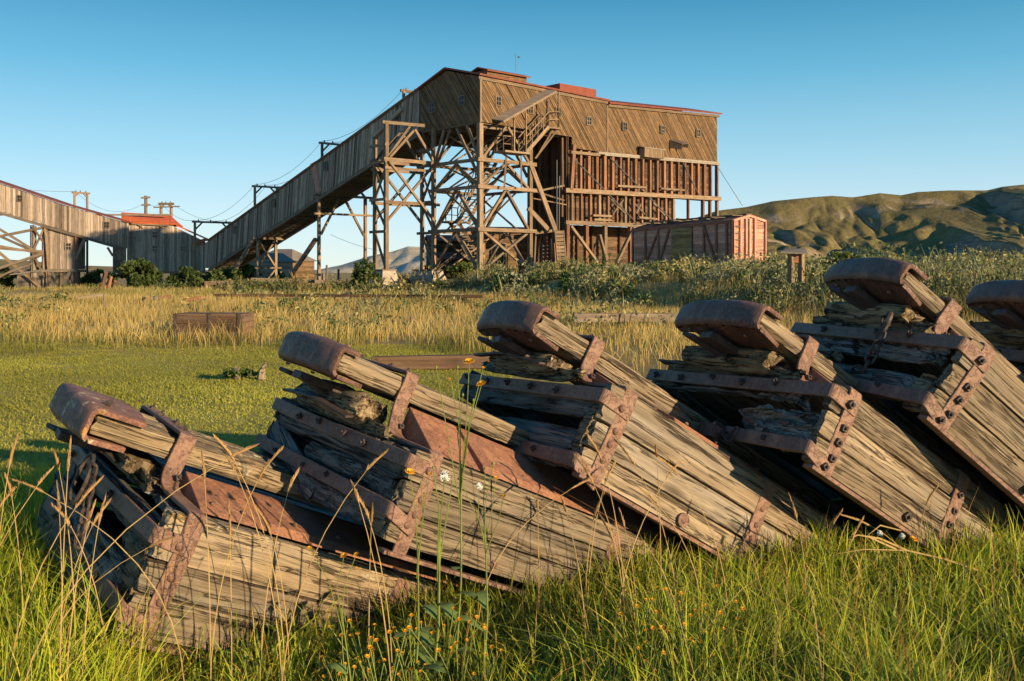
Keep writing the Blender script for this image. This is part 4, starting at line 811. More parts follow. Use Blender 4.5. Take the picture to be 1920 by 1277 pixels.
def plank(mb, lo, hi, axis, res, rough=.004, ends=(0., 0.), wear=.006, seed=0, rnd=None, edge_rot=0., xf=None):
    """a timber with grooves along the grain, worn corners and rotten, splintered ends; lo/hi in (u, v, w)"""
    lo = np.asarray(lo, float); hi = np.asarray(hi, float); order = [axis] + [i for i in range(3) if i != axis]
    l = (hi - lo)[order]; n = [max(1, int(round(l[i] / res[i]))) for i in range(3)]
    n = [min(n[0], 170), min(n[1], 40), min(n[2], 40)]
    idx = {}; pts = []; faces = []
    def vid(i, j, k):
        if (i, j, k) not in idx: idx[(i, j, k)] = len(pts); pts.append((i / n[0], j / n[1], k / n[2]))
        return idx[(i, j, k)]
    for i in range(n[0]):
        for j in range(n[1]):
            for k in (0, n[2]): faces.append((vid(i, j, k), vid(i + 1, j, k), vid(i + 1, j + 1, k), vid(i, j + 1, k)))
        for k in range(n[2]):
            for j in (0, n[1]): faces.append((vid(i, j, k), vid(i + 1, j, k), vid(i + 1, j, k + 1), vid(i, j, k + 1)))
    for j in range(n[1]):
        for k in range(n[2]):
            for i in (0, n[0]): faces.append((vid(i, j, k), vid(i, j + 1, k), vid(i, j + 1, k + 1), vid(i, j, k + 1)))
    T = np.array(pts); P = (T - .5) * l; Q = P + np.array([seed * 3.7, seed * 1.3, seed * 2.1])
    nz = fbm(Q * (2.2, 26, 26), seed, 4) - .5; lowf = fbm(Q * (1.6, 6, 6), seed + 3, 3) - .5
    ey = np.abs(2 * T[:, 1] - 1); ez = np.abs(2 * T[:, 2] - 1); ex0 = P[:, 0] + l[0] / 2; ex1 = l[0] / 2 - P[:, 0]
    out = np.stack([0 * ey, np.sign(T[:, 1] - .5) * ey ** 6, np.sign(T[:, 2] - .5) * ez ** 6], 1)
    corner = np.clip(ey + ez - 1.35, 0, 1) / .65
    d = rough * 2.4 * nz + rough * 1.2 * lowf - wear * corner * (1 + 3 * np.clip(lowf * 2 + .2, 0, 1))
    crk = np.clip(.06 - np.abs(fbm(Q * (1.1, 17, 17), seed + 7, 3) - .5), 0, 1) / .06
    d = d - rough * 2.2 * crk ** 2 * (lowf > -.08)
    P = P + out * d[:, None]
    for e, s, ex in ((ends[0], 1, ex0), (ends[1], -1, ex1)):
        if e <= 0: continue
        wgt = np.exp(-ex / (e * 1.1)); sp = fbm(Q * (.5, 42, 42), seed + 11, 3); big = fbm(Q * (.5, 9, 9), seed + 12, 2)
        P[:, 0] += s * wgt * e * np.clip(1.5 * (sp - .35) + 1.2 * (big - .45), 0, 1.4)
        P[:, 1:] -= out[:, 1:] * (wgt * e * .35 * fbm(Q * (14, 14, 14), seed + 13, 3))[:, None]
        P[:, 1:] += (wgt * e * .25)[:, None] * (np.stack([fbm(Q * 30, seed + 15, 2), fbm(Q * 30, seed + 16, 2)], 1) - .5)
    if edge_rot:                                                              # one long edge eaten away
        P[:, 1] += edge_rot * np.clip(fbm(Q * (7, .1, 9), seed + 21, 3) - .35, 0, 1) * 2 * (T[:, 1] < .5) * (1 - 2 * T[:, 1])
    C = P + l / 2; X = np.zeros_like(C)
    for i in range(3): X[:, order[i]] = C[:, i] + lo[order[i]]
    if xf is not None: X = xf(X)
    mb.add(X * (1, -1, 1), faces, C + RNG.random(3) * 15, rnd if rnd is not None else random.random()); return mb
def fillet(path, r=.025, n=4):
    P = [np.asarray(p, float) for p in path]; out = [P[0]]
    for a, b, c in zip(P[:-2], P[1:-1], P[2:]):
        d0 = (a - b); d1 = (c - b); l0 = np.linalg.norm(d0); l1 = np.linalg.norm(d1); k = min(r, l0 * .45, l1 * .45)
        s = b + d0 / l0 * k; e = b + d1 / l1 * k
        for i in range(n + 1):
            t = i / n; out.append((1 - t) ** 2 * s + 2 * t * (1 - t) * b + t * t * e)
    out.append(P[-1]); return out
def wavy(P, amp, seed):
    P = np.array(P); q = np.array(P); q += amp * (np.stack([vnoise(P * 9, seed + i) for i in range(3)], 1) - .5); return q
rv = MB().dome((0, 0, 0), (0, 0, 1), .0165, .013, 12, 4)
rivet0 = None; nut0 = None
def stud(root, par, p, nrm, kind='rivet', sc=1.):
    global rivet0, nut0
    nrm = L3(nrm); q = Vector(nrm).to_track_quat('Z', 'X'); mt = Matrix.Translation(Vector(L3(p))) @ q.to_matrix().to_4x4() @ Matrix.Rotation(random.random() * 3, 4, 'Z') @ Matrix.Scale(sc * .8, 4)
    if kind == 'rivet':
        if rivet0 is None: o = rivet0 = MB().dome((0, 0, -.002), (0, 0, 1), .0165, .014, 12, 4).build('rivet', M['rust'], par, smooth=True, local=True)
        else: o = rivet0.copy(); COL.objects.link(o)
    else:
        if nut0 is None:
            mb = MB(); mb.box((0, 0, .006), np.eye(3), (.0135, .0135, .008)); mb.tube([(0, 0, .01), (0, 0, .024)], .007, 8); o = nut0 = mb.build('bolt', M['iron'], par, local=True, bevel=.002)
        else: o = nut0.copy(); COL.objects.link(o)
    o.parent = par; o.matrix_local = mt; return o
def link_chain(root, name, pts, ln=.05, mat='iron'):
    pts = [np.asarray(p, float) for p in pts]; seg = [np.linalg.norm(b - a) for a, b in zip(pts[:-1], pts[1:])]; tot = sum(seg); n = int(tot / (ln * .78)); mb = MB()
    for i in range(n):
        s = (i + .5) / n * tot
        for a, b, g in zip(pts[:-1], pts[1:], seg):
            if s <= g: break
            s -= g
        p = a + (b - a) * min(s / g, 1); d = Vector(L3(b - a)).normalized()
        m = Matrix.Translation(Vector(L3(p))) @ d.to_track_quat('X', 'Z').to_matrix().to_4x4() @ Matrix.Rotation(R(90 * (i % 2) + random.uniform(-15, 15)), 4, 'X')
        mb.torus(m, ln * .3, .0058, ln * .2, 12, 6)
    return mb.build(name, M[mat], root, smooth=True, local=True)
LAB = {1: 'leftmost mine cart, lowest and tilted least, with pale lichen on its iron cap', 2: 'second mine cart from the left, with a broken slanting board in its open end',
       3: 'third mine cart from left, end still closed by two grey boards with a gap', 4: 'fourth mine cart, its end nearly empty except for a splintered board stub',
       5: 'highest and steepest mine cart, with a rusty chain hanging over its end', 6: 'mine cart cut off by the right edge, only its iron cap and beam showing'}
def make_cart(k):
    globals().update(DIM[k])                                                  # each wreck has its own measures
    root = thing('mine_cart', LAB[k], 'mine cart', group='tipped wooden mine carts in a row', mat=CM[k])
    B = lambda mb, nm, mt, par=root, **kw: mb.build(nm, M[mt], par, local=True, **kw)
    hw = CW / 2; sd = 40 * k; full = k < 6
    nutk = 'bolt' if k >= 4 else 'rivet'
    # planks of the near side, far side and the deck
    WB = -.03 if k == 1 else -.02 if k == 2 else 0.; hs = [0, CH * .33, CH * .66, CH] if k not in (1, 3) else [WB, CH * .27, CH * .57, CH]
    for i in range(3):
        mb = MB(); plank(mb, (.01, hw - .045, hs[i] + .002), (CL, hw + random.uniform(-.004, .004), hs[i + 1] - .002), 0, (.014, .008, .0075), .0014, (.02, .05), .0012, sd + i); B(mb, 'side_plank', 'lichenplank' if k == 1 and i == 2 else 'cartwood', smooth=True)
        mb = MB(); plank(mb, (.01, -hw, hs[i] + .003), (CL, -hw + .045, hs[i + 1] - .003), 0, (.04, .03, .03), .004, (.03, .05), .006, sd + 5 + i); B(mb, 'side_plank', 'greywood', smooth=True)
    for i in range(4):
        v0 = -hw + .05 + i * .25; mb = MB(); plank(mb, (.04, v0, CH - .045), (CL, v0 + .244, CH - .006), 0, (.03, .03, .03), .004, (.04, .05), .005, sd + 10 + i); B(mb, 'floor_plank', 'greywood', smooth=True)
    mb = MB(); plank(mb, (CL - .06, -hw + .05, 0), (CL - .02, hw - .05, CH - .05), 1, (.05, .05, .05), .003, seed=sd + 17); B(mb, 'back_board', 'greywood')
    # boards of the open end
    def eb(w0, w1, v0, v1, seed, ends=(.05, .04), er=.0, mt='greywood', u0=.005, xf=None, rough=.006, u1=None):
        mb = MB(); plank(mb, (u0, v0, w0), (u1 or u0 + .042, v1, w1), 1, (.012, .012, .01), rough, ends, .008, sd + seed, edge_rot=er, xf=xf); return B(mb, 'end_board', mt, smooth=True)
    def spin(cv, cw, ang, du=0.):
        ca, sa = math.cos(ang), math.sin(ang)
        def f(X):
            Y = X.copy(); a = X[:, 1] - cv; b = X[:, 2] - cw; Y[:, 1] = cv + a * ca - b * sa; Y[:, 2] = cw + a * sa + b * ca; Y[:, 0] += du; return Y
        return f
    if k == 1:
        eb(.2, .3, -.5, .5, 21); eb(-.06, .15, -.62, .42, 22, (.02, .05), .03, xf=spin(0, .05, R(-1), -.02)); eb(.1, .3, -.56, -.45, 23, mt='greywood'); eb(.03, .3, .25, .52, 24, (.09, .03), mt='rotwood')
    elif k == 2:
        eb(.2, .3, -.5, .5, 21, (.06, .06)); eb(.13, .21, -.2, .5, 22, (.04, .05), .03); eb(.06, .15, -.52, .02, 23, (.03, .05), xf=spin(-.25, .13, R(-19), .0)); eb(.0, .09, -.5, .5, 24, (.1, .1), .05); eb(.0, .17, .4, .53, 25, (.05, .03), mt='rotwood')
    elif k == 3:
        eb(.19, .3, -.52, .5, 21, (.05, .08), .02); eb(.06, .15, -.26, .47, 22, (.03, .03)); eb(-.01, .06, -.5, .5, 23, (.1, .1), .04); eb(.0, .27, .46, .525, 24, (.02, .02), mt='rotwood')
    elif k == 4:
        eb(.215, .245, -.5, .45, 21, (.1, .2), .02); eb(.05, .2, .14, .5, 22, (.24, .04), .02, mt='greywood', rough=.01); eb(.02, .1, .3, .51, 23, (.12, .05), mt='rotwood', rough=.01); eb(.02, .05, -.5, -.1, 24, (.1, .1))
    else:
        eb(.19, .3, -.52, .48, 21, (.1, .12), .05); eb(.03, .15, -.53, .46, 22, (.03, .06), .02); eb(.15, .2, -.5, -.1, 23, (.05, .15), .02, mt='rotwood'); eb(.0, .16, .42, .5, 24, (.03, .03), mt='rotwood')
    eb(CH - .02, CH + .045, -.46, .36, 26, (.08, .1), .03, mt='rotwood', u0=-.01, rough=.01)
    # main sill beam and what carries it
    lich = 'lichenwood' if k == 1 else 'beamwood'
    mb = MB(); plank(mb, (UC - .008, -CB + .006, T0 - .002), (CL + .05, CB - .004, T1 - .003), 0, (.013, .016, .008), .0045, (.025, .1), .009 if k != 1 else .014, sd + 30, .5); B(mb, 'sill_beam', lich, smooth=True)
    mb = MB(); plank(mb, (-.06, -.33, CH + .004), (.1, CB - .03, T0 - .012), 1, (.012, .012, .012), .011, (.06, .06), .012, sd + 31); B(mb, 'bolster_block', 'rotwood', smooth=True)
    for nm, u0_, u1_, o in (('sill_plate', .135, .37, 0.), ('sill_plate', .37, 1.72, .022)):   # sloping side plates between beam and box edge
        q = [(CB + .004, T0 - .004), (CB + .012 + o, T0 - .006), (hw - .1 + o, CH + .016 + o * .6), (hw - .075 + o, CH + .004)]
        q = [(x, max(w, CH + .003)) for x, w in q]
        v = [L3((u, x, w)) for u in (u0_, u1_) for x, w in q] + [L3((u, CB, CH + .001)) for u in (u0_, u1_)]
        pb = B(MB().add(v, [(0, 1, 5, 4), (1, 2, 6, 5), (2, 3, 7, 6), (0, 1, 2, 3, 8), (4, 5, 6, 7, 9), (3, 8, 9, 7), (0, 8, 9, 4)]), nm, 'plate', bevel=.003)
        nr = (0, .39, .92)
        for u in ([.2, .31] if u0_ < .2 else [.45, .62, .85, 1.1]): stud(root, pb, (u + random.uniform(-.02, .02), hw - .13 + o, CH + .03 + o * .6), nr, nutk, .7)
    # iron cap: bowed, lipped above and below
    nv = 21; prof = []
    for t in np.linspace(0, 1, 3): prof.append((1 - t, T1 + .005, 1))
    for a in np.linspace(0, 90, 5): prof.append((0, T1 + .005 - .02 * (1 - math.cos(R(a))), -(math.sin(R(a)) * .022)))
    for a in np.linspace(90, 0, 5): prof.append((0, T0 - .008 + .02 * (1 - math.cos(R(a))), -(math.sin(R(a)) * .022)))
    for t in np.linspace(0, 1, 3): prof.append((t, T0 - .008, 2))
    v = []; f = []; m = len(prof)
    for i in range(nv):
        vv = -CB - .012 + (2 * CB + .024) * i / (nv - 1); s = vv / (CB + .012); uf = UC - .004 - (.034 if k > 2 else .018) * (1 - abs(s) ** 2.6) + .012 * (random.random() - .5) * .3
        for j, (t, w, c) in enumerate(prof):
            w2 = w + .002 * math.sin(7 * vv + k) - (.012 * abs(s) ** 3 if j < m / 2 else -.004)
            if c == 1: u = uf * (1 - t) + (UC + (.13 if k == 1 else .07) + .02 * math.sin(vv * 14 + k)) * t if False else uf + (UC + (.15 if k == 1 else .06) + .01 * math.sin(vv * 14 + k) - uf) * t
            elif c == 2: u = uf + (UC + (.12 if -.3 < s < .96 else .02) - uf) * t
            else: u = uf + c + .0
            v.append(L3((u, vv, w2)))
    for i in range(nv - 1):
        for j in range(m - 1): f.append((i * m + j, i * m + j + 1, (i + 1) * m + j + 1, (i + 1) * m + j))
    cap = B(MB().add(v, f), 'bumper_cap', 'rustlich' if k == 1 else 'rustcap', smooth=True)
    md = cap.modifiers.new('thickness', 'SOLIDIFY'); md.thickness = .016; md.offset = 0
    md = cap.modifiers.new('bevel', 'BEVEL'); md.width = .004; md.segments = 2; md.angle_limit = R(50)
    for vv, u in ((-.12, UC + .03), (.1, UC + .05), (.17, UC + .02)): stud(root, cap, (u, vv, T1 + .011), (0, 0, 1), 'bolt' if k == 1 else 'rivet', .8)
    for vv, u in ((-.16, UC - .01), (-.02, UC + .03), (.14, UC + .03)): stud(root, cap, (u, vv, T0 - .015), (0, 0, -1), 'rivet', .75)
    mb = MB(); mb.beam(L3((UC - .03, -.02, T0 - .045)), L3((.02, .0, T0 - .04)), .085, .03, L3((0, 0, 1))); B(mb, 'cap_rib', 'iron', bevel=.006)
    mb = MB(); path = fillet([(UC - .03, -.13, T0 - .055), (-.12, -.11, T0 - .06), (-.03, -.03, CH + .035), (.02, .0, CH + .03)], .04); mb.sheet([L3(p) for p in path], L3((.02, .05, 0)), .014); B(mb, 'draw_bar', 'iron', bevel=.004)
    if k in (1, 2, 3):
        mb = MB(); q = [(-.075, -.36, CH + .03), (-.085, -.1, CH + .045), (-.06, .16, CH + .02)] if k != 1 else [(-.14, -.42, CH + .07), (-.1, -.15, CH + .06), (-.04, .12, CH + .03)]
        mb.sheet([L3(p) for p in fillet(q, .08)], L3((.035, .0, .012)), .011); B(mb, 'coupling_bar', 'iron', bevel=.003)
    # iron straps
    wv = L3((0, 0, .052)); e = .012
    p = fillet([(-e + .01, -hw - .01, H1 + .002), (-e, -hw * .3, H1 - .004), (-e, hw + .004, H1), (US + .035, hw + .012, H1 - .012)], .022)
    us_ = B(MB().sheet([L3(q) for q in wavy(p, .006, sd)], wv, .012), 'end_strap', 'rust', bevel=.003)
    for vv in (-.46, -.28, -.1, .08, .27): random.random() < .88 and stud(root, us_, (-e - .001, vv + random.uniform(-.02, .02), H1 + random.uniform(-.008, .01)), (-1, 0, 0), 'bolt', 1.05)
    stud(root, us_, (US - .005, hw + .011, H1 - .01), (0, 1, 0), nutk, 1.15)
    p = fillet([(-e + .01, -hw - .02, H2 + .006), (-e, -.1, H2), (-e, hw + .004, H2 - .004), (US + .02, hw + .014, H2 - .045)], .022)
    if k == 1: p = [q - np.array([0, .0, .0]) for q in p]
    ls_ = B(MB().sheet([L3(q) for q in wavy(p, .006, sd + 3)], wv, .012), 'end_strap', 'rust', bevel=.003)
    for vv in (-.36, -.12, .1, .3): stud(root, ls_, (-e - .001, vv + random.uniform(-.03, .03), H2 + random.uniform(-.008, .01)), (-1, 0, 0), 'bolt', .85)
    stud(root, ls_, (US - .01, hw + .012, H2 - .036), (0, 1, 0), nutk, 1.05)
    us2 = US + .012
    p = [(us2, -CB - .01, T1 - .04), (us2, -CB - .01, T1 + .014), (us2, CB + .008, T1 + .014), (us2 - .006, CB + .012, T0 - .02), (us2 - .01, CB + .045, CH + .03), (us2, CB + .075, CH + .014), (us2, hw + .003, CH + .012), (us2 + .004, hw + .006, CH - .07), (us2, hw + .004, WB - .015)]
    cs_ = B(MB().sheet([L3(q) for q in wavy(fillet(p, .022), .004, sd + 5)], L3((.06, 0, 0)), .013), 'corner_strap', 'rust', bevel=.0035)
    for w in ((.16, .085, .005) if k == 1 else (.17, .115, .055) if k != 3 else (.185, .135, .075)): stud(root, cs_, (us2, hw + .0045, w), (0, 1, 0), nutk, 1.12)
    stud(root, cs_, (us2 + .01, CB + .04, CH + .05), (0, 1, .5), 'bolt', .9)
    for vv in (-.18, -.07, .05, .16): stud(root, cs_, (us2 + random.uniform(-.015, .015), vv, T1 + .0125), (0, 0, 1), 'bolt', .9)
    p = [(UB, CB + .05, CH + .012), (UB, hw + .002, CH + .011), (UB, hw + .006, CH - .06), (UB, hw + .002, -.02)]
    bs_ = B(MB().sheet([L3(q) for q in wavy(fillet(p, .022), .004, sd + 6)], L3((.06, 0, 0)), .012), 'side_strap', 'rust', bevel=.0035)
    for w in (.225, .16, .105): stud(root, bs_, (UB, hw + .004, w), (0, 1, 0), nutk, 1.)
    mb = MB(); mb.box(L3((.8, hw - .003, WB - .012)), np.eye(3), (.78, .024, .007)); rim = B(mb, 'rim_bar', 'rust', bevel=.002)
    stud(root, rim, (.52, hw + .004, .035), (0, 1, 0), nutk, 1.3)
    if k == 3:
        mb = MB(); mb.tube([L3((.52, hw, .035)), L3((.52, hw + .01, .035))], .026, 16); B(mb, 'washer', 'rust', bevel=.002)
    if k == 5:
        P = [cpt(5, 1662, 596, 0, -.06), cpt(5, 1656, 618, 0, -.07), cpt(5, 1640, 660, 0, -.045), cpt(5, 1622, 688, 0, -.035), cpt(5, 1602, 694, 0, -.03)]; link_chain(root, 'chain', P, .052)
        mb = MB(); q = cpt(5, 1662, 603, 0, -.065); mb.torus(Matrix.Translation(Vector(L3(q))) @ Matrix.Rotation(R(80), 4, 'Y') @ Matrix.Rotation(R(25), 4, 'X'), .034, .011, 0, 16, 7); B(mb, 'ring', 'iron', smooth=True)
    if k == 4:
        q = cpt(4, 1352, 808, 0, -.035); mb = MB(); mb.torus(Matrix.Translation(Vector(L3(q))) @ Matrix.Rotation(R(60), 4, 'X'), .026, .008, .014, 16, 7); B(mb, 'hook', 'iron', smooth=True)
        link_chain(root, 'chain', [cpt(4, 1362, 812, 0, -.035), cpt(4, 1366, 826, 0, -.04), cpt(4, 1382, 804, 0, -.04)], .06)
        mb = MB(); mb.sheet([L3(q) for q in fillet([(0, -.5, H1 + .07), (0, -.3, H1 + .06), (0, -.26, H1 + .105), (.01, -.1, H1 + .11)], .02)], L3((.04, 0, 0)), .01); B(mb, 'coupling_bar', 'iron', bevel=.003)
    if k == 1:
        P = [cpt(1, 176, 872, 0, -.12), cpt(1, 166, 925, 0, -.09), cpt(1, 160, 960, 0, -.08), cpt(1, 146, 1025, 0, -.07)]; link_chain(root, 'chain', P, .045)
        mb = MB(); q = cpt(1, 158, 886, 0, -.12); a = [q + np.array([0, .055 * math.cos(t), .085 * math.sin(t) - .02]) for t in np.linspace(0, 2 * math.pi, 20)[:-1]]; a.append(a[0]); mb.tube([L3(x) for x in a], .006, 6, False); B(mb, 'ring', 'iron', smooth=True)
    return root
for k in POSE: make_cart(k)
# ---------------------------------------------------------------- things lying in the field
def gz(x, y): return float(zt(np.array([x]), np.array([y]))[0])
def gp(px, D): x = (px - 960) / F * D; return np.array([x, D, gz(x, D)])
c = gp(402, 21.5); wb = thing('wooden_box', 'old dark wooden box half sunk in the tall dry grass of the field', 'box', c)
Xv = np.array([.995, -.1, 0]); Yv = np.array([.1, .995, 0])
for i in range(3): MB().box(c + Z3 * (.1 + i * .17) - Yv * .35, (Xv, Z3, Yv), (.75, .08, .03)).build('side_plank', M['binboard'], wb)
for s in (-1, 1): MB().box(c + Z3 * .27 + Xv * s * .74, (Yv, Z3, Xv), (.31, .25, .025)).build('end_board', M['binboard'], wb)
for i in range(3): MB().box(c + Z3 * .545 + Yv * (-.25 + .25 * i), (Xv, Yv, Z3), (.77, .115, .018)).build('lid_board', M['binboard'], wb)
for s in (-.7, .05, .7): MB().box(c + Z3 * .28 - Yv * .39 + Xv * s, (Z3, Xv, Yv), (.29, .035, .008)).build('iron_band', M['iron'], wb)
def log(name, lab, cat, p0, p1, w, h, mat='oldtimber', grp=None):
    p0 = np.asarray(p0, float); p1 = np.asarray(p1, float); o = MB().beam(p0, p1, w, h).build(name, M[mat], bevel=.01); m = (p0 + p1) / 2
    o.data.transform(Matrix.Translation(Vector(-m))); o.location = m; return tag(o, lab, cat, grp)
log('timber_sleeper', 'dark squared timber lying at the lawn edge behind the second and third carts', 'timber', gp(700, 15.2) + (0, 0, .08), gp(945, 14.9) + (0, 0, .12), .22, .2, 'binboard')
log('timber_sleeper', 'long grey timber lying in yellow grass between the third and fourth iron caps', 'timber', gp(1075, 23.5) + (0, 0, .34), gp(1290, 23.8) + (0, 0, .3), .25, .2, 'oldtimber')
log('rail', 'thin dark rail running across the dry field below the embankment', 'rail', gp(400, 41) + (0, 0, .42), gp(905, 39) + (0, 0, .42), .08, .12, 'binboard')
for i, (px, D, w, r, lab) in enumerate(((292, 41, 1.2, .1, 'reddish timber lying in dry grass below the shed'), (365, 38, .8, -.1, 'stack of two short reddish timbers in the dry grass'), (170, 43, 1.0, .3, 'dark scrap timber at the foot of the bushes under the shed'), (555, 39, 1.0, .05, 'short grey board lying against the thin dark rail'))):
    a = gp(px, D); d = np.array([math.cos(r), math.sin(r), .05]) * w / 2; log('scrap_timber', lab, 'timber', a - d + (0, 0, .25), a + d + (0, 0, .3), .2, .16, ('redtimber', 'redtimber', 'oldtimber', 'timber')[i], 'scrap timbers in the field')
a = gp(196, 31); log('stake', 'thin wooden stake standing alone in the dry grass on the left', 'stake', a - (0, 0, .1), a + (0, 0, .72), .05, .05, 'timber')
gr = thing('guard_rail', 'low wooden guard rail of posts and a top beam in front of the lower gallery', 'fence', gp(455, 74)); zt_ = EYE - 27 * 74 / F
for px in (388, 486): part_beam('post', gp(px, 74) - (0, 0, .3), at(px, 530, 74), .3, gr)
part_beam('rail', at(384, 531, 73.9), at(470, 528, 74), .2, gr, 'timber', .28); part_beam('rail', at(470, 524, 75), at(655, 530, 78), .2, gr, 'oldtimber', .26)
for px, D, h in ((312, 90, 1.6), (606, 80, 1.5), (612, 130, 3), (634, 120, 2.4)):
    a = gp(px, D); log('fence_post', {312: 'pale leaning post standing under the shed', 606: 'pale fence post right of the tall timber bent', 612: 'far thin post in front of the blue hills', 634: 'far short post in front of the blue hills'}[px], 'post', a - (0, 0, .1), a + (.05, 0, h), .2, .2)
st = gp(490, 13.4); mb = MB(); mb.tube([st - (0, 0, .03), st + (.01, 0, .12), st + (.06, .02, .24)], [.07, .05, .015], 7); o = mb.build('stump', M['rotwood']); tag(o, 'small broken brown stump on the mown lawn beside a weed patch', 'stump')
dv = thing('scrap_heap', 'heap of dark old mining timber and iron under the shed bushes', 'scrap heap', gp(205, 66))
for i in range(6): part_beam('scrap_piece', gp(192 + i * 5, 66 + i * .4) + (0, 0, .1), gp(200 + i * 4 - 14 * (i % 2), 67) + (0, 0, 1.3 - .15 * i), .16, dv, 'oldtimber' if i % 2 else 'redtimber')
# ---------------------------------------------------------------- vegetation
def blades(name, base, h, w, lean, cb, ct, mat='grass', dirs=None, face=None, parent=None, bend=2.0, wmid=.85):
    n = len(base); a = RNG.random(n) * 2 * math.pi if dirs is None else dirs; d = np.stack([np.cos(a), np.sin(a), 0 * a], 1)
    b = RNG.random(n) * 2 * math.pi if face is None else face; wv = np.stack([np.cos(b), np.sin(b), 0 * b], 1) * (w / 2)[:, None]
    V = np.zeros((n, 7, 3)); C = np.zeros((n, 7, 3))
    for i, t in enumerate((0, .38, .74, 1.)):
        p = base + d * (lean * h * t ** bend)[:, None]; p[:, 2] += h * t * (1 - .28 * np.minimum(lean, 1.3) * t)
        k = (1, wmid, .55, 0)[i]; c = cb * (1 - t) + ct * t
        if i < 3: V[:, 2 * i] = p - wv * k; V[:, 2 * i + 1] = p + wv * k; C[:, 2 * i] = C[:, 2 * i + 1] = c
        else: V[:, 6] = p; C[:, 6] = c
    o = soup(name, V, 7, [(0, 1, 3, 2), (2, 3, 5, 4), (4, 5, 6)], C, M[mat], parent)
    return o
def pick(pal, n, var=.2):
    pal = np.array(pal); return pal[RNG.integers(0, len(pal), n)] * (1 + var * (RNG.random((n, 1)) * 2 - 1))
def field(n, D0, D1, px0, px1):
    D = np.sqrt(RNG.random(n) * (D1 ** 2 - D0 ** 2) + D0 ** 2); px = px0 + RNG.random(n) * (px1 - px0); return (px - 960) / F * D, D
def clear_of_carts(P, m=.02):
    ok = np.ones(len(P[0]), bool)
    for k in POSE:
        inv = np.array(CM[k].inverted())
        for Q in P:
            q = Q @ inv[:3, :3].T + inv[:3, 3]; v = np.abs(q[:, 1])
            ok &= ~((q[:, 0] > -.02) & (q[:, 0] < CL + .1) & (v < CW / 2 + m) & (q[:, 2] > -.02) & (q[:, 2] < CH + .02)); ok &= ~((q[:, 0] > UC - .05) & (q[:, 0] < CL + .1) & (v < CB + m) & (q[:, 2] > CH - .1) & (q[:, 2] < T1 + .03))
    return ok
def grow(name, n, D0, D1, px0, px1, h0, h1, w0, w1, lean, pb, pt, dens=None, carts=False, hp=1., wmid=.85, clump=0.):
    X, Y = field(n, D0, D1, px0, px1)
    if dens is not None: k = RNG.random(n) < dens(X, Y); X, Y = X[k], Y[k]
    n = len(X); hmod = .3 + 1.4 * fbm(np.stack([X * 2.2, Y * 2.2, 0 * X], 1), 8, 3) if D1 < 8 else .5 + fbm(np.stack([X * .5, Y * .5, 0 * X], 1), 9, 3)
    h = (h0 + (h1 - h0) * RNG.random(n) ** hp) * hmod; w = w0 + (w1 - w0) * RNG.random(n); ln = np.abs(RNG.normal(0, lean, n)) + .08
    base = np.stack([X, Y, zt(X, Y) - .01], 1); dirs = RNG.random(n) * 2 * math.pi
    if carts:
        d = np.stack([np.cos(dirs), np.sin(dirs), 0 * dirs], 1); P = []
        for t in (.1, .35, .6, .8, 1.):
            p = base + d * (ln * h * t ** 2)[:, None]; p[:, 2] += h * t * (1 - .28 * np.minimum(ln, 1.3) * t); P.append(p)
        k = clear_of_carts(P); base, h, w, ln, dirs = base[k], h[k], w[k], ln[k], dirs[k]; n = len(base)
    tone = .55 + .9 * fbm(np.stack([base[:, 0] * (1.2 if D1 < 8 else .35), base[:, 1] * (1.2 if D1 < 8 else .35), 0 * base[:, 0]], 1), 12, 3)[:, None]
    return blades(name, base, h, w, ln, pick(pb, n) * tone, pick(pt, n) * tone, dirs=dirs, wmid=wmid)
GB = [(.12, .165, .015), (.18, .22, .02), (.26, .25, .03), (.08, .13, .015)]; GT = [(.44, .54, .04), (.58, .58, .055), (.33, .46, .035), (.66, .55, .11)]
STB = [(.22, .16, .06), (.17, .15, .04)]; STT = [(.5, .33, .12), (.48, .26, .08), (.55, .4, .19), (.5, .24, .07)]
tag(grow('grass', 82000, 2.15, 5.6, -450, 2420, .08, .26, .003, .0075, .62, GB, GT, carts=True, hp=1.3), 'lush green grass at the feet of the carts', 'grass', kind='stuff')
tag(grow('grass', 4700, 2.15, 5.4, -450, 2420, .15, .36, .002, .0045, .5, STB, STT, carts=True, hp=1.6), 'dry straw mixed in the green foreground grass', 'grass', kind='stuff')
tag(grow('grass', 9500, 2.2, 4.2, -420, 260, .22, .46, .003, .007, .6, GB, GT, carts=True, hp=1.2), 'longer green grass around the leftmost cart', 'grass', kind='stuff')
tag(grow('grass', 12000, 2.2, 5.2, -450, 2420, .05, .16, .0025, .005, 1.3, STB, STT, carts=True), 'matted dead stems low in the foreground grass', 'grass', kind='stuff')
tag(grow('ground_leaves', 20000, 2.2, 4.2, 420, 2420, .05, .17, .011, .026, .9, [(.11, .17, .03), (.14, .19, .04)], [(.27, .37, .07), (.36, .42, .1)], carts=True, wmid=1.5), 'low broad-leaved weeds in the near grass', 'weeds', kind='stuff')
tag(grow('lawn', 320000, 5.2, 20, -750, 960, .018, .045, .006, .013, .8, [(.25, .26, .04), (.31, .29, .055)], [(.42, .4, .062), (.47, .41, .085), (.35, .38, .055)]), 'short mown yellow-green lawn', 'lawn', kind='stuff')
edge = lambda X, Y: sst(Y + 6 * sst(X, -1.8, 1.5), 16.2 + 5 * fbm(np.stack([X * .3, Y * .12, 0 * X], 1), 31, 4), 21.5) * (.3 + .7 * sst(fbm(np.stack([X * .28, Y * .18, 0 * X], 1), 33, 4), .38, .56)) * (1 - .6 * sst(zt(X, Y), .45, .9))
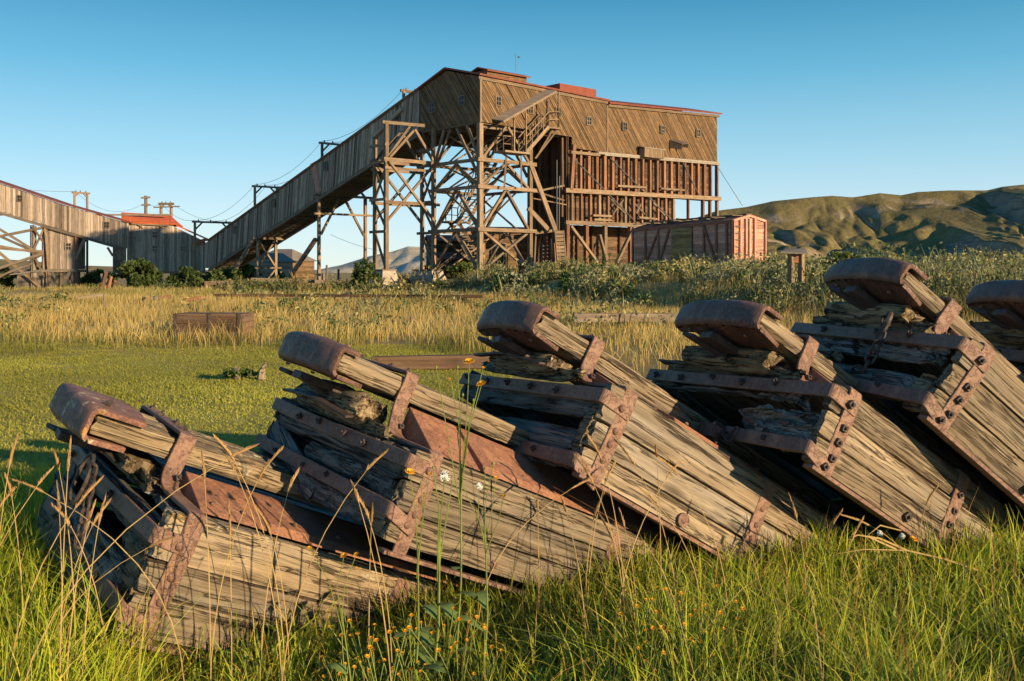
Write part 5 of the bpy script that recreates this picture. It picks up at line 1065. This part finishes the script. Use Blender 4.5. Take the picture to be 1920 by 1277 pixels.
tag(grow('dry_grass', 190000, 13.0, 46, -800, 2350, .18, .52, .008, .016, .35, [(.3, .22, .06), (.25, .21, .05), (.34, .24, .08)], [(.74, .52, .18), (.66, .48, .16), (.56, .45, .14), (.78, .58, .26)], edge), 'tall dry golden grass across the field', 'dry grass', kind='stuff')
tag(grow('dry_grass', 14000, 17, 24, -200, 1500, .1, .34, .006, .013, .5, [(.1, .12, .02), (.13, .14, .03)], [(.28, .27, .05), (.34, .28, .08)], lambda X, Y: sst(fbm(np.stack([X * .4, Y * .3, 0 * X], 1), 41, 3), .45, .62)), 'greener tufts along the lawn edge', 'grass', kind='stuff')
tag(grow('dry_grass', 90000, 44, 100, -800, 900, .2, .5, .02, .045, .4, [(.28, .2, .06), (.2, .18, .05)], [(.58, .43, .16), (.46, .38, .13), (.34, .33, .1)], lambda X, Y: sst(fbm(np.stack([X * .15, Y * .12, 0 * X], 1), 43, 3), .38, .55)), 'far dry grass below the conveyors', 'dry grass', kind='stuff')
# sagebrush and wormwood on the railway bank: one mass of plumed clumps
def scrub(name, nb, per, D0, D1, px0, px1, dens, hh, pals, lab, r=.45, w=(.016, .04)):
    X, Y = field(nb, D0, D1, px0, px1); k = RNG.random(nb) < dens(X, Y); X, Y = X[k], Y[k]; nb = len(X)
    size = np.clip(np.exp(RNG.normal(-.08, .42, nb)), .4, 2.2); pi = RNG.integers(0, len(pals), nb)
    bi = np.repeat(np.arange(nb), max(8, int(per * .55))); n = len(bi); rr = r * size[bi] * np.sqrt(RNG.random(n)); a = RNG.random(n) * 2 * math.pi
    bx = X[bi] + rr * np.cos(a); by = Y[bi] + rr * np.sin(a)
    h = hh * .85 * size[bi] * (.45 + .7 * RNG.random(n)) * (1 - .45 * (rr / (r * size[bi])) ** 2); ww = w[0] + (w[1] - w[0]) * RNG.random(n); ww = ww * np.clip(Y[bi] / 30, .8, 1.7)
    base = np.stack([bx, by, zt(bx, by) - .03 + h * .35 * RNG.random(n)], 1)
    cb = np.array([p[0] for p in pals])[pi][bi]; ct = np.array([p[1] for p in pals])[pi][bi]; vr = .75 + .5 * RNG.random((n, 1))
    o = blades(name, base, h, ww, .2 + .35 * RNG.random(n), cb * vr, ct * vr, 'leaf', dirs=a, wmid=1.3, bend=1.5); tag(o, lab, 'scrub', kind='stuff')
    # leaf tufts fill the body of each clump
    m = per * 3; bi = np.repeat(np.arange(nb), m); n = len(bi); P = RNG.normal(0, .42, (n, 3)) * (r * size[bi])[:, None]
    P[:, 0] += X[bi]; P[:, 1] += Y[bi]; P[:, 2] = zt(P[:, 0], P[:, 1]) + hh * size[bi] * RNG.random(n) ** 1.3 * .85
    s = (.03 + .045 * RNG.random(n)) * np.clip(Y[bi] / 30, .8, 1.6); A = RNG.normal(0, 1, (n, 3)); A /= np.linalg.norm(A, axis=1)[:, None]; B_ = np.cross(A, RNG.normal(0, 1, (n, 3))); B_ /= np.linalg.norm(B_, axis=1)[:, None]
    A = A * s[:, None]; B_ = B_ * s[:, None] * .55; V = np.stack([P - A, P + B_, P + A * 1.2, P - B_], 1)
    vr = .7 + .6 * RNG.random((n, 1)); tt = RNG.random((n, 1)); c = (np.array([p[0] for p in pals])[pi][bi] * tt + np.array([p[1] for p in pals])[pi][bi] * (1 - tt)) * vr
    o2 = soup(name, V, 4, [(0, 1, 2, 3)], c, M['leaf']); tag(o2, lab, 'scrub', kind='stuff')
SP = [((.10, .12, .05), (.28, .28, .12)), ((.13, .13, .05), (.52, .43, .16)), ((.05, .085, .025), (.13, .18, .05)), ((.12, .13, .07), (.36, .36, .2)), ((.04, .07, .02), (.09, .14, .04))]
onbank = lambda X, Y: sst(zt(X, Y), .2, .55)
gap = lambda X, Y, s, a, b: sst(fbm(np.stack([X * .33, Y * .33, 0 * X], 1), s, 3), a, b)
crest = lambda X, Y: sst(zt(X, Y), .85, 1.0)
scrub('sagebrush', 1860, 44, 17, 60, 700, 2500, lambda X, Y: onbank(X, Y) * (.15 + .85 * gap(X, Y, 51, .4, .54)) * (1 - .6 * crest(X, Y)), .8, [SP[2], SP[4], SP[3], SP[0], SP[3]], 'weeds covering the slope of the railway bank, coloured dark green for its shade', .55)  # dark palette paints the shaded band of the slope into the leaves
scrub('sagebrush', 1360, 44, 17, 60, 700, 2500, lambda X, Y: crest(X, Y) * (.08 + .92 * gap(X, Y, 57, .42, .52)), .66, [SP[0], SP[1], SP[1], SP[3]], 'pale plumed sagebrush along the top of the railway bank, coloured paler for sunlight', .55)  # pale palette paints the sunlit crest into the plume colours
scrub('sagebrush', 700, 44, 16, 50, 640, 2150, lambda X, Y: sst(zt(X, Y), .03, .12) * (1 - sst(zt(X, Y), .35, .6)) * gap(X, Y, 59, .4, .52), .7, [SP[1], SP[0], SP[3], SP[1]], 'yellowish sagebrush along the foot of the railway bank, coloured lighter for sunlight', .5)  # pale yellow palette paints in the sunlit row at the foot
scrub('sagebrush', 500, 26, 22, 50, -150, 1250, lambda X, Y: (1 - onbank(X, Y)) * sst(fbm(np.stack([X * .3, Y * .3, 0 * X], 1), 53, 3), .46, .6), .5, SP, 'scattered pale scrub in the dry field')
scrub('scrub', 700, 40, 60, 100, -150, 930, lambda X, Y: .8 * sst(fbm(np.stack([X * .2, Y * .2, 0 * X], 1), 55, 3), .42, .55) * (.25 + .75 * sst(X / Y, -.33, -.28)), .7, [((.04, .06, .015), (.1, .13, .03)), ((.06, .075, .025), (.17, .18, .06)), ((.09, .08, .03), (.3, .24, .1))], 'weeds and low brush below the gallery and the shed', .8, (.03, .07))
# single bushes and small trees
def bush(name, lab, cat, px, D, wd, ht, n, pal, grp='bushes around the mine buildings', ls=.12, nc=26, trunk=.3):
    c = gp(px, D); r = thing(name, lab, cat, c, grp); cl = RNG.normal(0, 1, (nc, 3)); cl /= np.linalg.norm(cl, axis=1)[:, None]; cl *= (RNG.random((nc, 1)) ** .4) * .78
    rad = .14 + .2 * RNG.random(nc); bi = RNG.integers(0, nc, n); q = RNG.normal(0, 1, (n, 3)); q /= np.linalg.norm(q, axis=1)[:, None]; q = cl[bi] + q * (rad[bi] * (.5 + .75 * RNG.random(n) ** 1.5))[:, None]
    P = q * (wd / 2, wd / 2.3, ht / 2) + c + (0, 0, ht * .5); P[:, 2] = np.maximum(P[:, 2], c[2] + .05)
    s = ls * (.5 + RNG.random(n)); A = RNG.normal(0, 1, (n, 3)); A /= np.linalg.norm(A, axis=1)[:, None]; B_ = np.cross(A, RNG.normal(0, 1, (n, 3))); B_ /= np.linalg.norm(B_, axis=1)[:, None]
    V = np.stack([P - A * s[:, None], P + B_ * (s * .55)[:, None], P + A * s[:, None], P - B_ * (s * .55)[:, None]], 1)
    tone = (.75 + .5 * RNG.random(nc))[bi][:, None]; soup('foliage', V, 4, [(0, 1, 2, 3)], pick(pal, n, .25) * tone, M['leaf'], r)
    mb = MB()
    for j in range(min(nc, 7)): e = c + cl[j] * (wd / 2, wd / 2.3, ht / 2) * .8 + (0, 0, ht * .5); mb.tube([c + (0, 0, -.1), c + (e - c) * .5 + (0, 0, .1), e], [.05, .035, .01], 5)
    mb.build('stem', M['oldtimber'], r); return r
DK = [(.04, .07, .015), (.06, .09, .022), (.085, .115, .035)]; MD = [(.06, .10, .02), (.09, .13, .03), (.12, .15, .04)]; YG = [(.14, .17, .03), (.2, .2, .05), (.1, .14, .03)]
bush('small_tree', 'dark leafy sapling left of the concrete pier', 'tree', 683, 68, 2.2, 2.3, 2600, DK, ls=.1)
bush('bush', 'big dark green bush under the red-roofed shed', 'bush', 252, 82, 4.6, 3.1, 4200, DK, ls=.17)
bush('bush', 'dark green bush between the shed and the guard rail', 'bush', 350, 84, 3.6, 2.4, 3200, DK, ls=.16)
bush('bush', 'green bush in front of the lower end of the gallery', 'bush', 412, 84, 3.2, 2.5, 2800, DK + MD, ls=.16)
bush('small_tree', 'light green tree seen beneath the lower gallery', 'tree', 455, 104, 4.0, 3.8, 3200, MD, ls=.17)
bush('bush', 'green bush beside the orange-lit cabin', 'bush', 521, 100, 2.2, 2.6, 1600, MD, ls=.15)
bush('bush', 'sunny yellow-green bush between the bunker and the shed', 'bush', 192, 118, 3.8, 2.6, 2200, YG, ls=.18)
bush('bush', 'darker small bush beside the bunker legs', 'bush', 166, 112, 2.6, 2.0, 1500, MD, ls=.16)
bush('bush', 'bright green bush at the left edge behind the trestle', 'bush', 8, 112, 3.4, 2.8, 2200, YG + MD, ls=.17)
bush('bush', 'green weed clump at the foot of the timber tower', 'bush', 862, 68, 2.2, 1.2, 1500, MD, ls=.1)
bush('bush', 'small yellow-green shrub between the two concrete piers', 'bush', 803, 79, 1.4, 1.6, 900, YG, ls=.12)
bush('bush', 'low leafy clump right of the dark sapling', 'bush', 640, 78, 3.2, 1.0, 1500, DK + MD, ls=.12)
bush('bush', 'pale willow-like shrub beside the roofed stand', 'bush', 1585, 36, 1.6, 1.1, 1800, YG, ls=.07)
bush('weed_patch', 'green broad-leaved weed patch on the mown lawn', 'weeds', 447, 13.5, .55, .16, 700, MD, 'weed patches on the lawn', .03)
# tall stalks with seed heads among the carts
def stalk(base, h, lean, ang, head, lab, grp, dry=True):
    base = np.asarray(base, float); d = np.array([math.cos(ang), math.sin(ang), 0]); pts = []
    for t in np.linspace(0, 1, 9): pts.append(base + d * lean * h * t ** 2.4 + np.array([0, 0, h * t * (1 - .3 * lean * t)]))
    mb = MB(); mb.tube(pts, [.0015] * 6 + [.0012, .001, .0008], 5)
    o = mb.build('grass_stalk', M['straw' if dry else 'stem'], smooth=True)
    e = pts[-1]; g = pts[-1] - pts[-2]; g /= np.linalg.norm(g); hp = [e - g * head * .2 + (g + d * .25 * t - np.array([0, 0, .12 * lean * t])) * head * t for t in np.linspace(0, 1, 8)]
    m2 = MB(); m2.tube(hp, [.0015, .003, .0034, .0033, .003, .0026, .002, .001], 6)
    for i in range(46):
        t = i / 46; p = hp[int(t * 7)] + (hp[min(7, int(t * 7) + 1)] - hp[int(t * 7)]) * (t * 7 % 1); r_ = RNG.normal(0, 1, 3); r_ /= np.linalg.norm(r_); q = p + r_ * .006 * (1.1 - t) + g * .014; m2.tube([p, q], [.0022, .0004], 3)
    hd = m2.build('seed_head', M['seedhead'], o, local=True); b = Vector(base)
    for x in (o, hd): x.data.transform(Matrix.Translation(-b))
    o.location = b; return tag(o, lab, 'grass stalk', grp)
M['straw'] = plain('straw', (.42, .29, .12), .7, .3, 9); M['seedhead'] = plain('seed_head', (.34, .21, .09), .8, .3, 40)
ns_ = 0
for (x0, x1, y0, y1, n, lab) in ((-30, 130, 800, 980, 8, 'tall dry grass stalk with a seed head at the far left beside the first cart'), (330, 700, 850, 1010, 12, 'dry seed-headed stalk standing in front of the first cart'), (120, 330, 900, 1060, 6, 'dry seed-headed stalk before the dark open end of the first cart'), (930, 1330, 850, 1010, 14, 'thin dry stalk in front of the second and third carts'), (1480, 1760, 930, 1010, 5, 'short dry stalk under the fourth cart')):
    for i in range(n):
        for tr_ in range(12):
            tx, ty = random.uniform(x0, x1), random.uniform(y0, y1); D = {0: 2.75, 330: 2.55}.get(x0, 2.6) + random.uniform(-.1, .25)
            if x0 > 900: D = 2.9 + random.uniform(-.1, .4) + (.35 if x0 > 1400 else 0)
            tip = at(tx, ty, D); ang = random.uniform(0, 6.28); ln = random.choice((.12, .2, .3, .55)); zg = gz(tip[0], D); h = (tip[2] - zg) / (1 - .3 * ln); b = np.array([tip[0] - math.cos(ang) * ln * h, tip[1] - math.sin(ang) * ln * h, zg])
            P = [np.array([b + (tip - b) * t]) for t in (.3, .6, .85, 1.)]
            if clear_of_carts(P, .05)[0] and b[1] > 2.1: break
        stalk(b, h, ln, ang, random.uniform(.05, .1), lab, 'dry grass stalks among the carts')
# yellow-flowered sow thistles
def flower_head(par, root, p, r, kind='yellow'):
    p = np.asarray(p, float); mb = MB()
    if kind == 'puff':
        for i in range(70):
            d = RNG.normal(0, 1, 3); d /= np.linalg.norm(d); mb.tube([p, p + d * r], [.0004, .0011], 3)
        mb.dome(p, (0, 0, 1), r * .55, r * .55, 10, 4); mb.dome(p, (0, 0, -1), r * .55, r * .55, 10, 4)
        return mb.build('seed_puff', M['puff'], par, root=root)
    up = np.array([random.uniform(-.4, .4), -.35, 1.]); up /= np.linalg.norm(up); a = np.cross(up, (1, 0, 0)); a /= np.linalg.norm(a); b = np.cross(up, a)
    for ring, (k, rr, el) in enumerate(((16, 1., .25), (13, .8, .6), (9, .5, 1.))):
        for i in range(k):
            t = 2 * math.pi * (i + .5 * ring) / k + random.uniform(-.1, .1); d = (a * math.cos(t) + b * math.sin(t)) * math.cos(el) + up * math.sin(el); sdv = np.cross(d, up); sdv /= np.linalg.norm(sdv); L = r * rr; w = r * .13
            mb.add([p - sdv * w * .5, p + sdv * w * .5, p + d * L * .7 + sdv * w, p + d * L * .7 - sdv * w, p + d * L], [(0, 1, 2, 3), (3, 2, 4)])
    return mb.build('flower', M['petal'], par, root=root)
def sow_thistle(px0, D, heads, lab, leaves=5, r=.0036):
    b = gp(px0, D); root = thing('flowering_weed', lab, 'wildflower', b, 'tall yellow-flowered weeds in front of the carts'); mb = MB()
    tips = [at(x, y, D + random.uniform(-.04, .04)) for x, y, s, kd in heads]; top = np.mean(tips, 0); fork = b + (top - b) * .72
    mb.tube([b - (0, 0, .02), b + (fork - b) * .5 + (.01, 0, 0), fork], [r, r * .85, r * .6], 6)
    for (x, y, s, kd), tp in zip(heads, tips): mb.tube([b + (fork - b) * random.uniform(.75, 1.), (fork + tp) / 2 + (random.uniform(-.015, .015), 0, -.01), tp], [r * .45, r * .35, r * .3], 5)
    mb.build('stem', M['stem'], root, smooth=True)
    for (x, y, s, kd), tp in zip(heads, tips):
        if kd == 'bud': MB().dome(tp, (0, 0, 1), s * .5, s, 8, 3).build('bud', M['stem'], root)
        else: flower_head(root, root, tp, s, kd)
    for i in range(leaves):
        t = .08 + .6 * i / leaves; p = b + (fork - b) * t; an = random.uniform(0, 6.28); d = np.array([math.cos(an), math.sin(an), .0]); sv = np.array([-d[1], d[0], 0]); L = random.uniform(.08, .15) * (1.2 - t); mb = MB(); v = []
        for q, wd in ((0, .004), (.2, .012), (.3, .02), (.42, .012), (.55, .021), (.7, .011), (.8, .014), (1, .001)):
            c = p + d * L * q + np.array([0, 0, L * (.75 * q - .5 * q * q)]); v += [c - sv * wd, c + sv * wd]
        mb.add(v, [(2 * j, 2 * j + 1, 2 * j + 3, 2 * j + 2) for j in range(7)]); mb.build('leaf', M['weedleaf'], root)
M['weedleaf'] = plain('weed_leaf', (.13, .19, .05), .5, .3, 25)
sow_thistle(806, 2.66, ((834, 893, .016, 'puff'), (812, 878, .007, 'bud'), (848, 905, .007, 'bud')), 'tall green weed with a white seed puff between the first and second carts', 9, .005)
sow_thistle(850, 2.72, ((880, 680, .02, 'yellow'), (903, 721, .018, 'yellow'), (845, 712, .008, 'yellow'), (858, 690, .008, 'bud'), (868, 742, .008, 'bud'), (818, 690, .008, 'bud'), (906, 690, .007, 'yellow'), (888, 752, .008, 'bud')), 'tallest slender weed whose orange-yellow blooms stand before the third cart', 5)
sow_thistle(772, 2.62, ((768, 886, .016, 'yellow'), (806, 889, .007, 'yellow'), (790, 905, .006, 'bud')), 'slender weed with one bright yellow bloom on the corner of the second cart', 3, .0035)
sow_thistle(905, 2.75, ((925, 870, .008, 'bud'), (930, 897, .009, 'yellow'), (862, 898, .009, 'yellow'), (899, 912, .01, 'puff'), (910, 880, .008, 'bud'), (945, 930, .008, 'yellow')), 'thin weed with small yellow buds against the planks of the second cart', 4, .0035)
sow_thistle(660, 2.5, ((645, 1043, .012, 'yellow'), (668, 1040, .009, 'yellow'), (580, 1028, .008, 'yellow')), 'short weed with ragged yellow heads below the second cart corner', 4, .003)
sow_thistle(1713, 3.3, ((1713, 1012, .016, 'yellow'), (1650, 1000, .01, 'puff'), (1692, 1005, .01, 'puff')), 'low weed with one yellow bloom and white fluff under the fourth cart', 3, .003)
def posy(px, D, n, lab):
    b = gp(px, D); root = thing('yellow_wildflower', lab, 'wildflower', b, 'low yellow wildflowers in the near grass'); mb = MB(); tips = []
    for i in range(n):
        tp = b + np.array([random.gauss(0, .05), random.gauss(0, .04), random.uniform(.12, .26)]); tips.append(tp); mb.tube([b, (b + tp) / 2 + (0, 0, .03), tp], .0016, 4)
    mb.build('stem', M['stem'], root)
    for tp in tips: flower_head(root, root, tp, random.uniform(.005, .009))
for px, D in ((690, 2.75), (740, 2.65), (775, 2.6), (720, 2.5), (830, 2.7), (860, 2.6), (650, 2.55), (790, 2.85), (705, 2.62), (905, 2.62)): posy(px, D, 7, 'low clump of small yellow flowers in the grass below the second cart')
for px, D in ((1240, 2.8), (1290, 2.75), (1265, 2.6), (1330, 2.7), (1215, 2.55), (1385, 2.8), (1300, 2.6), (1180, 2.7)): posy(px, D, 6, 'low clump of small yellow flowers in the grass below the third cart')
# dry branching twig in the grass at right
mb = MB(); b = gp(1800, 3.3) + (0, 0, .12)
for pts in (((1850, 1075), (1770, 1048), (1700, 1032), (1620, 1030), (1570, 1038)), ((1700, 1032), (1650, 1010), (1608, 1003), (1590, 1012)), ((1680, 1030), (1625, 1005), (1650, 985), (1690, 995))):
    mb.tube([at(x, y, 3.45) for x, y in pts], [.004, .0035, .003, .002, .0012][:len(pts)], 5)
o = mb.build('dry_twig', M['twig'] if 'twig' in M else M['straw'], smooth=True); tag(o, 'dry orange branching twig lying on the grass under the fourth cart', 'twig')
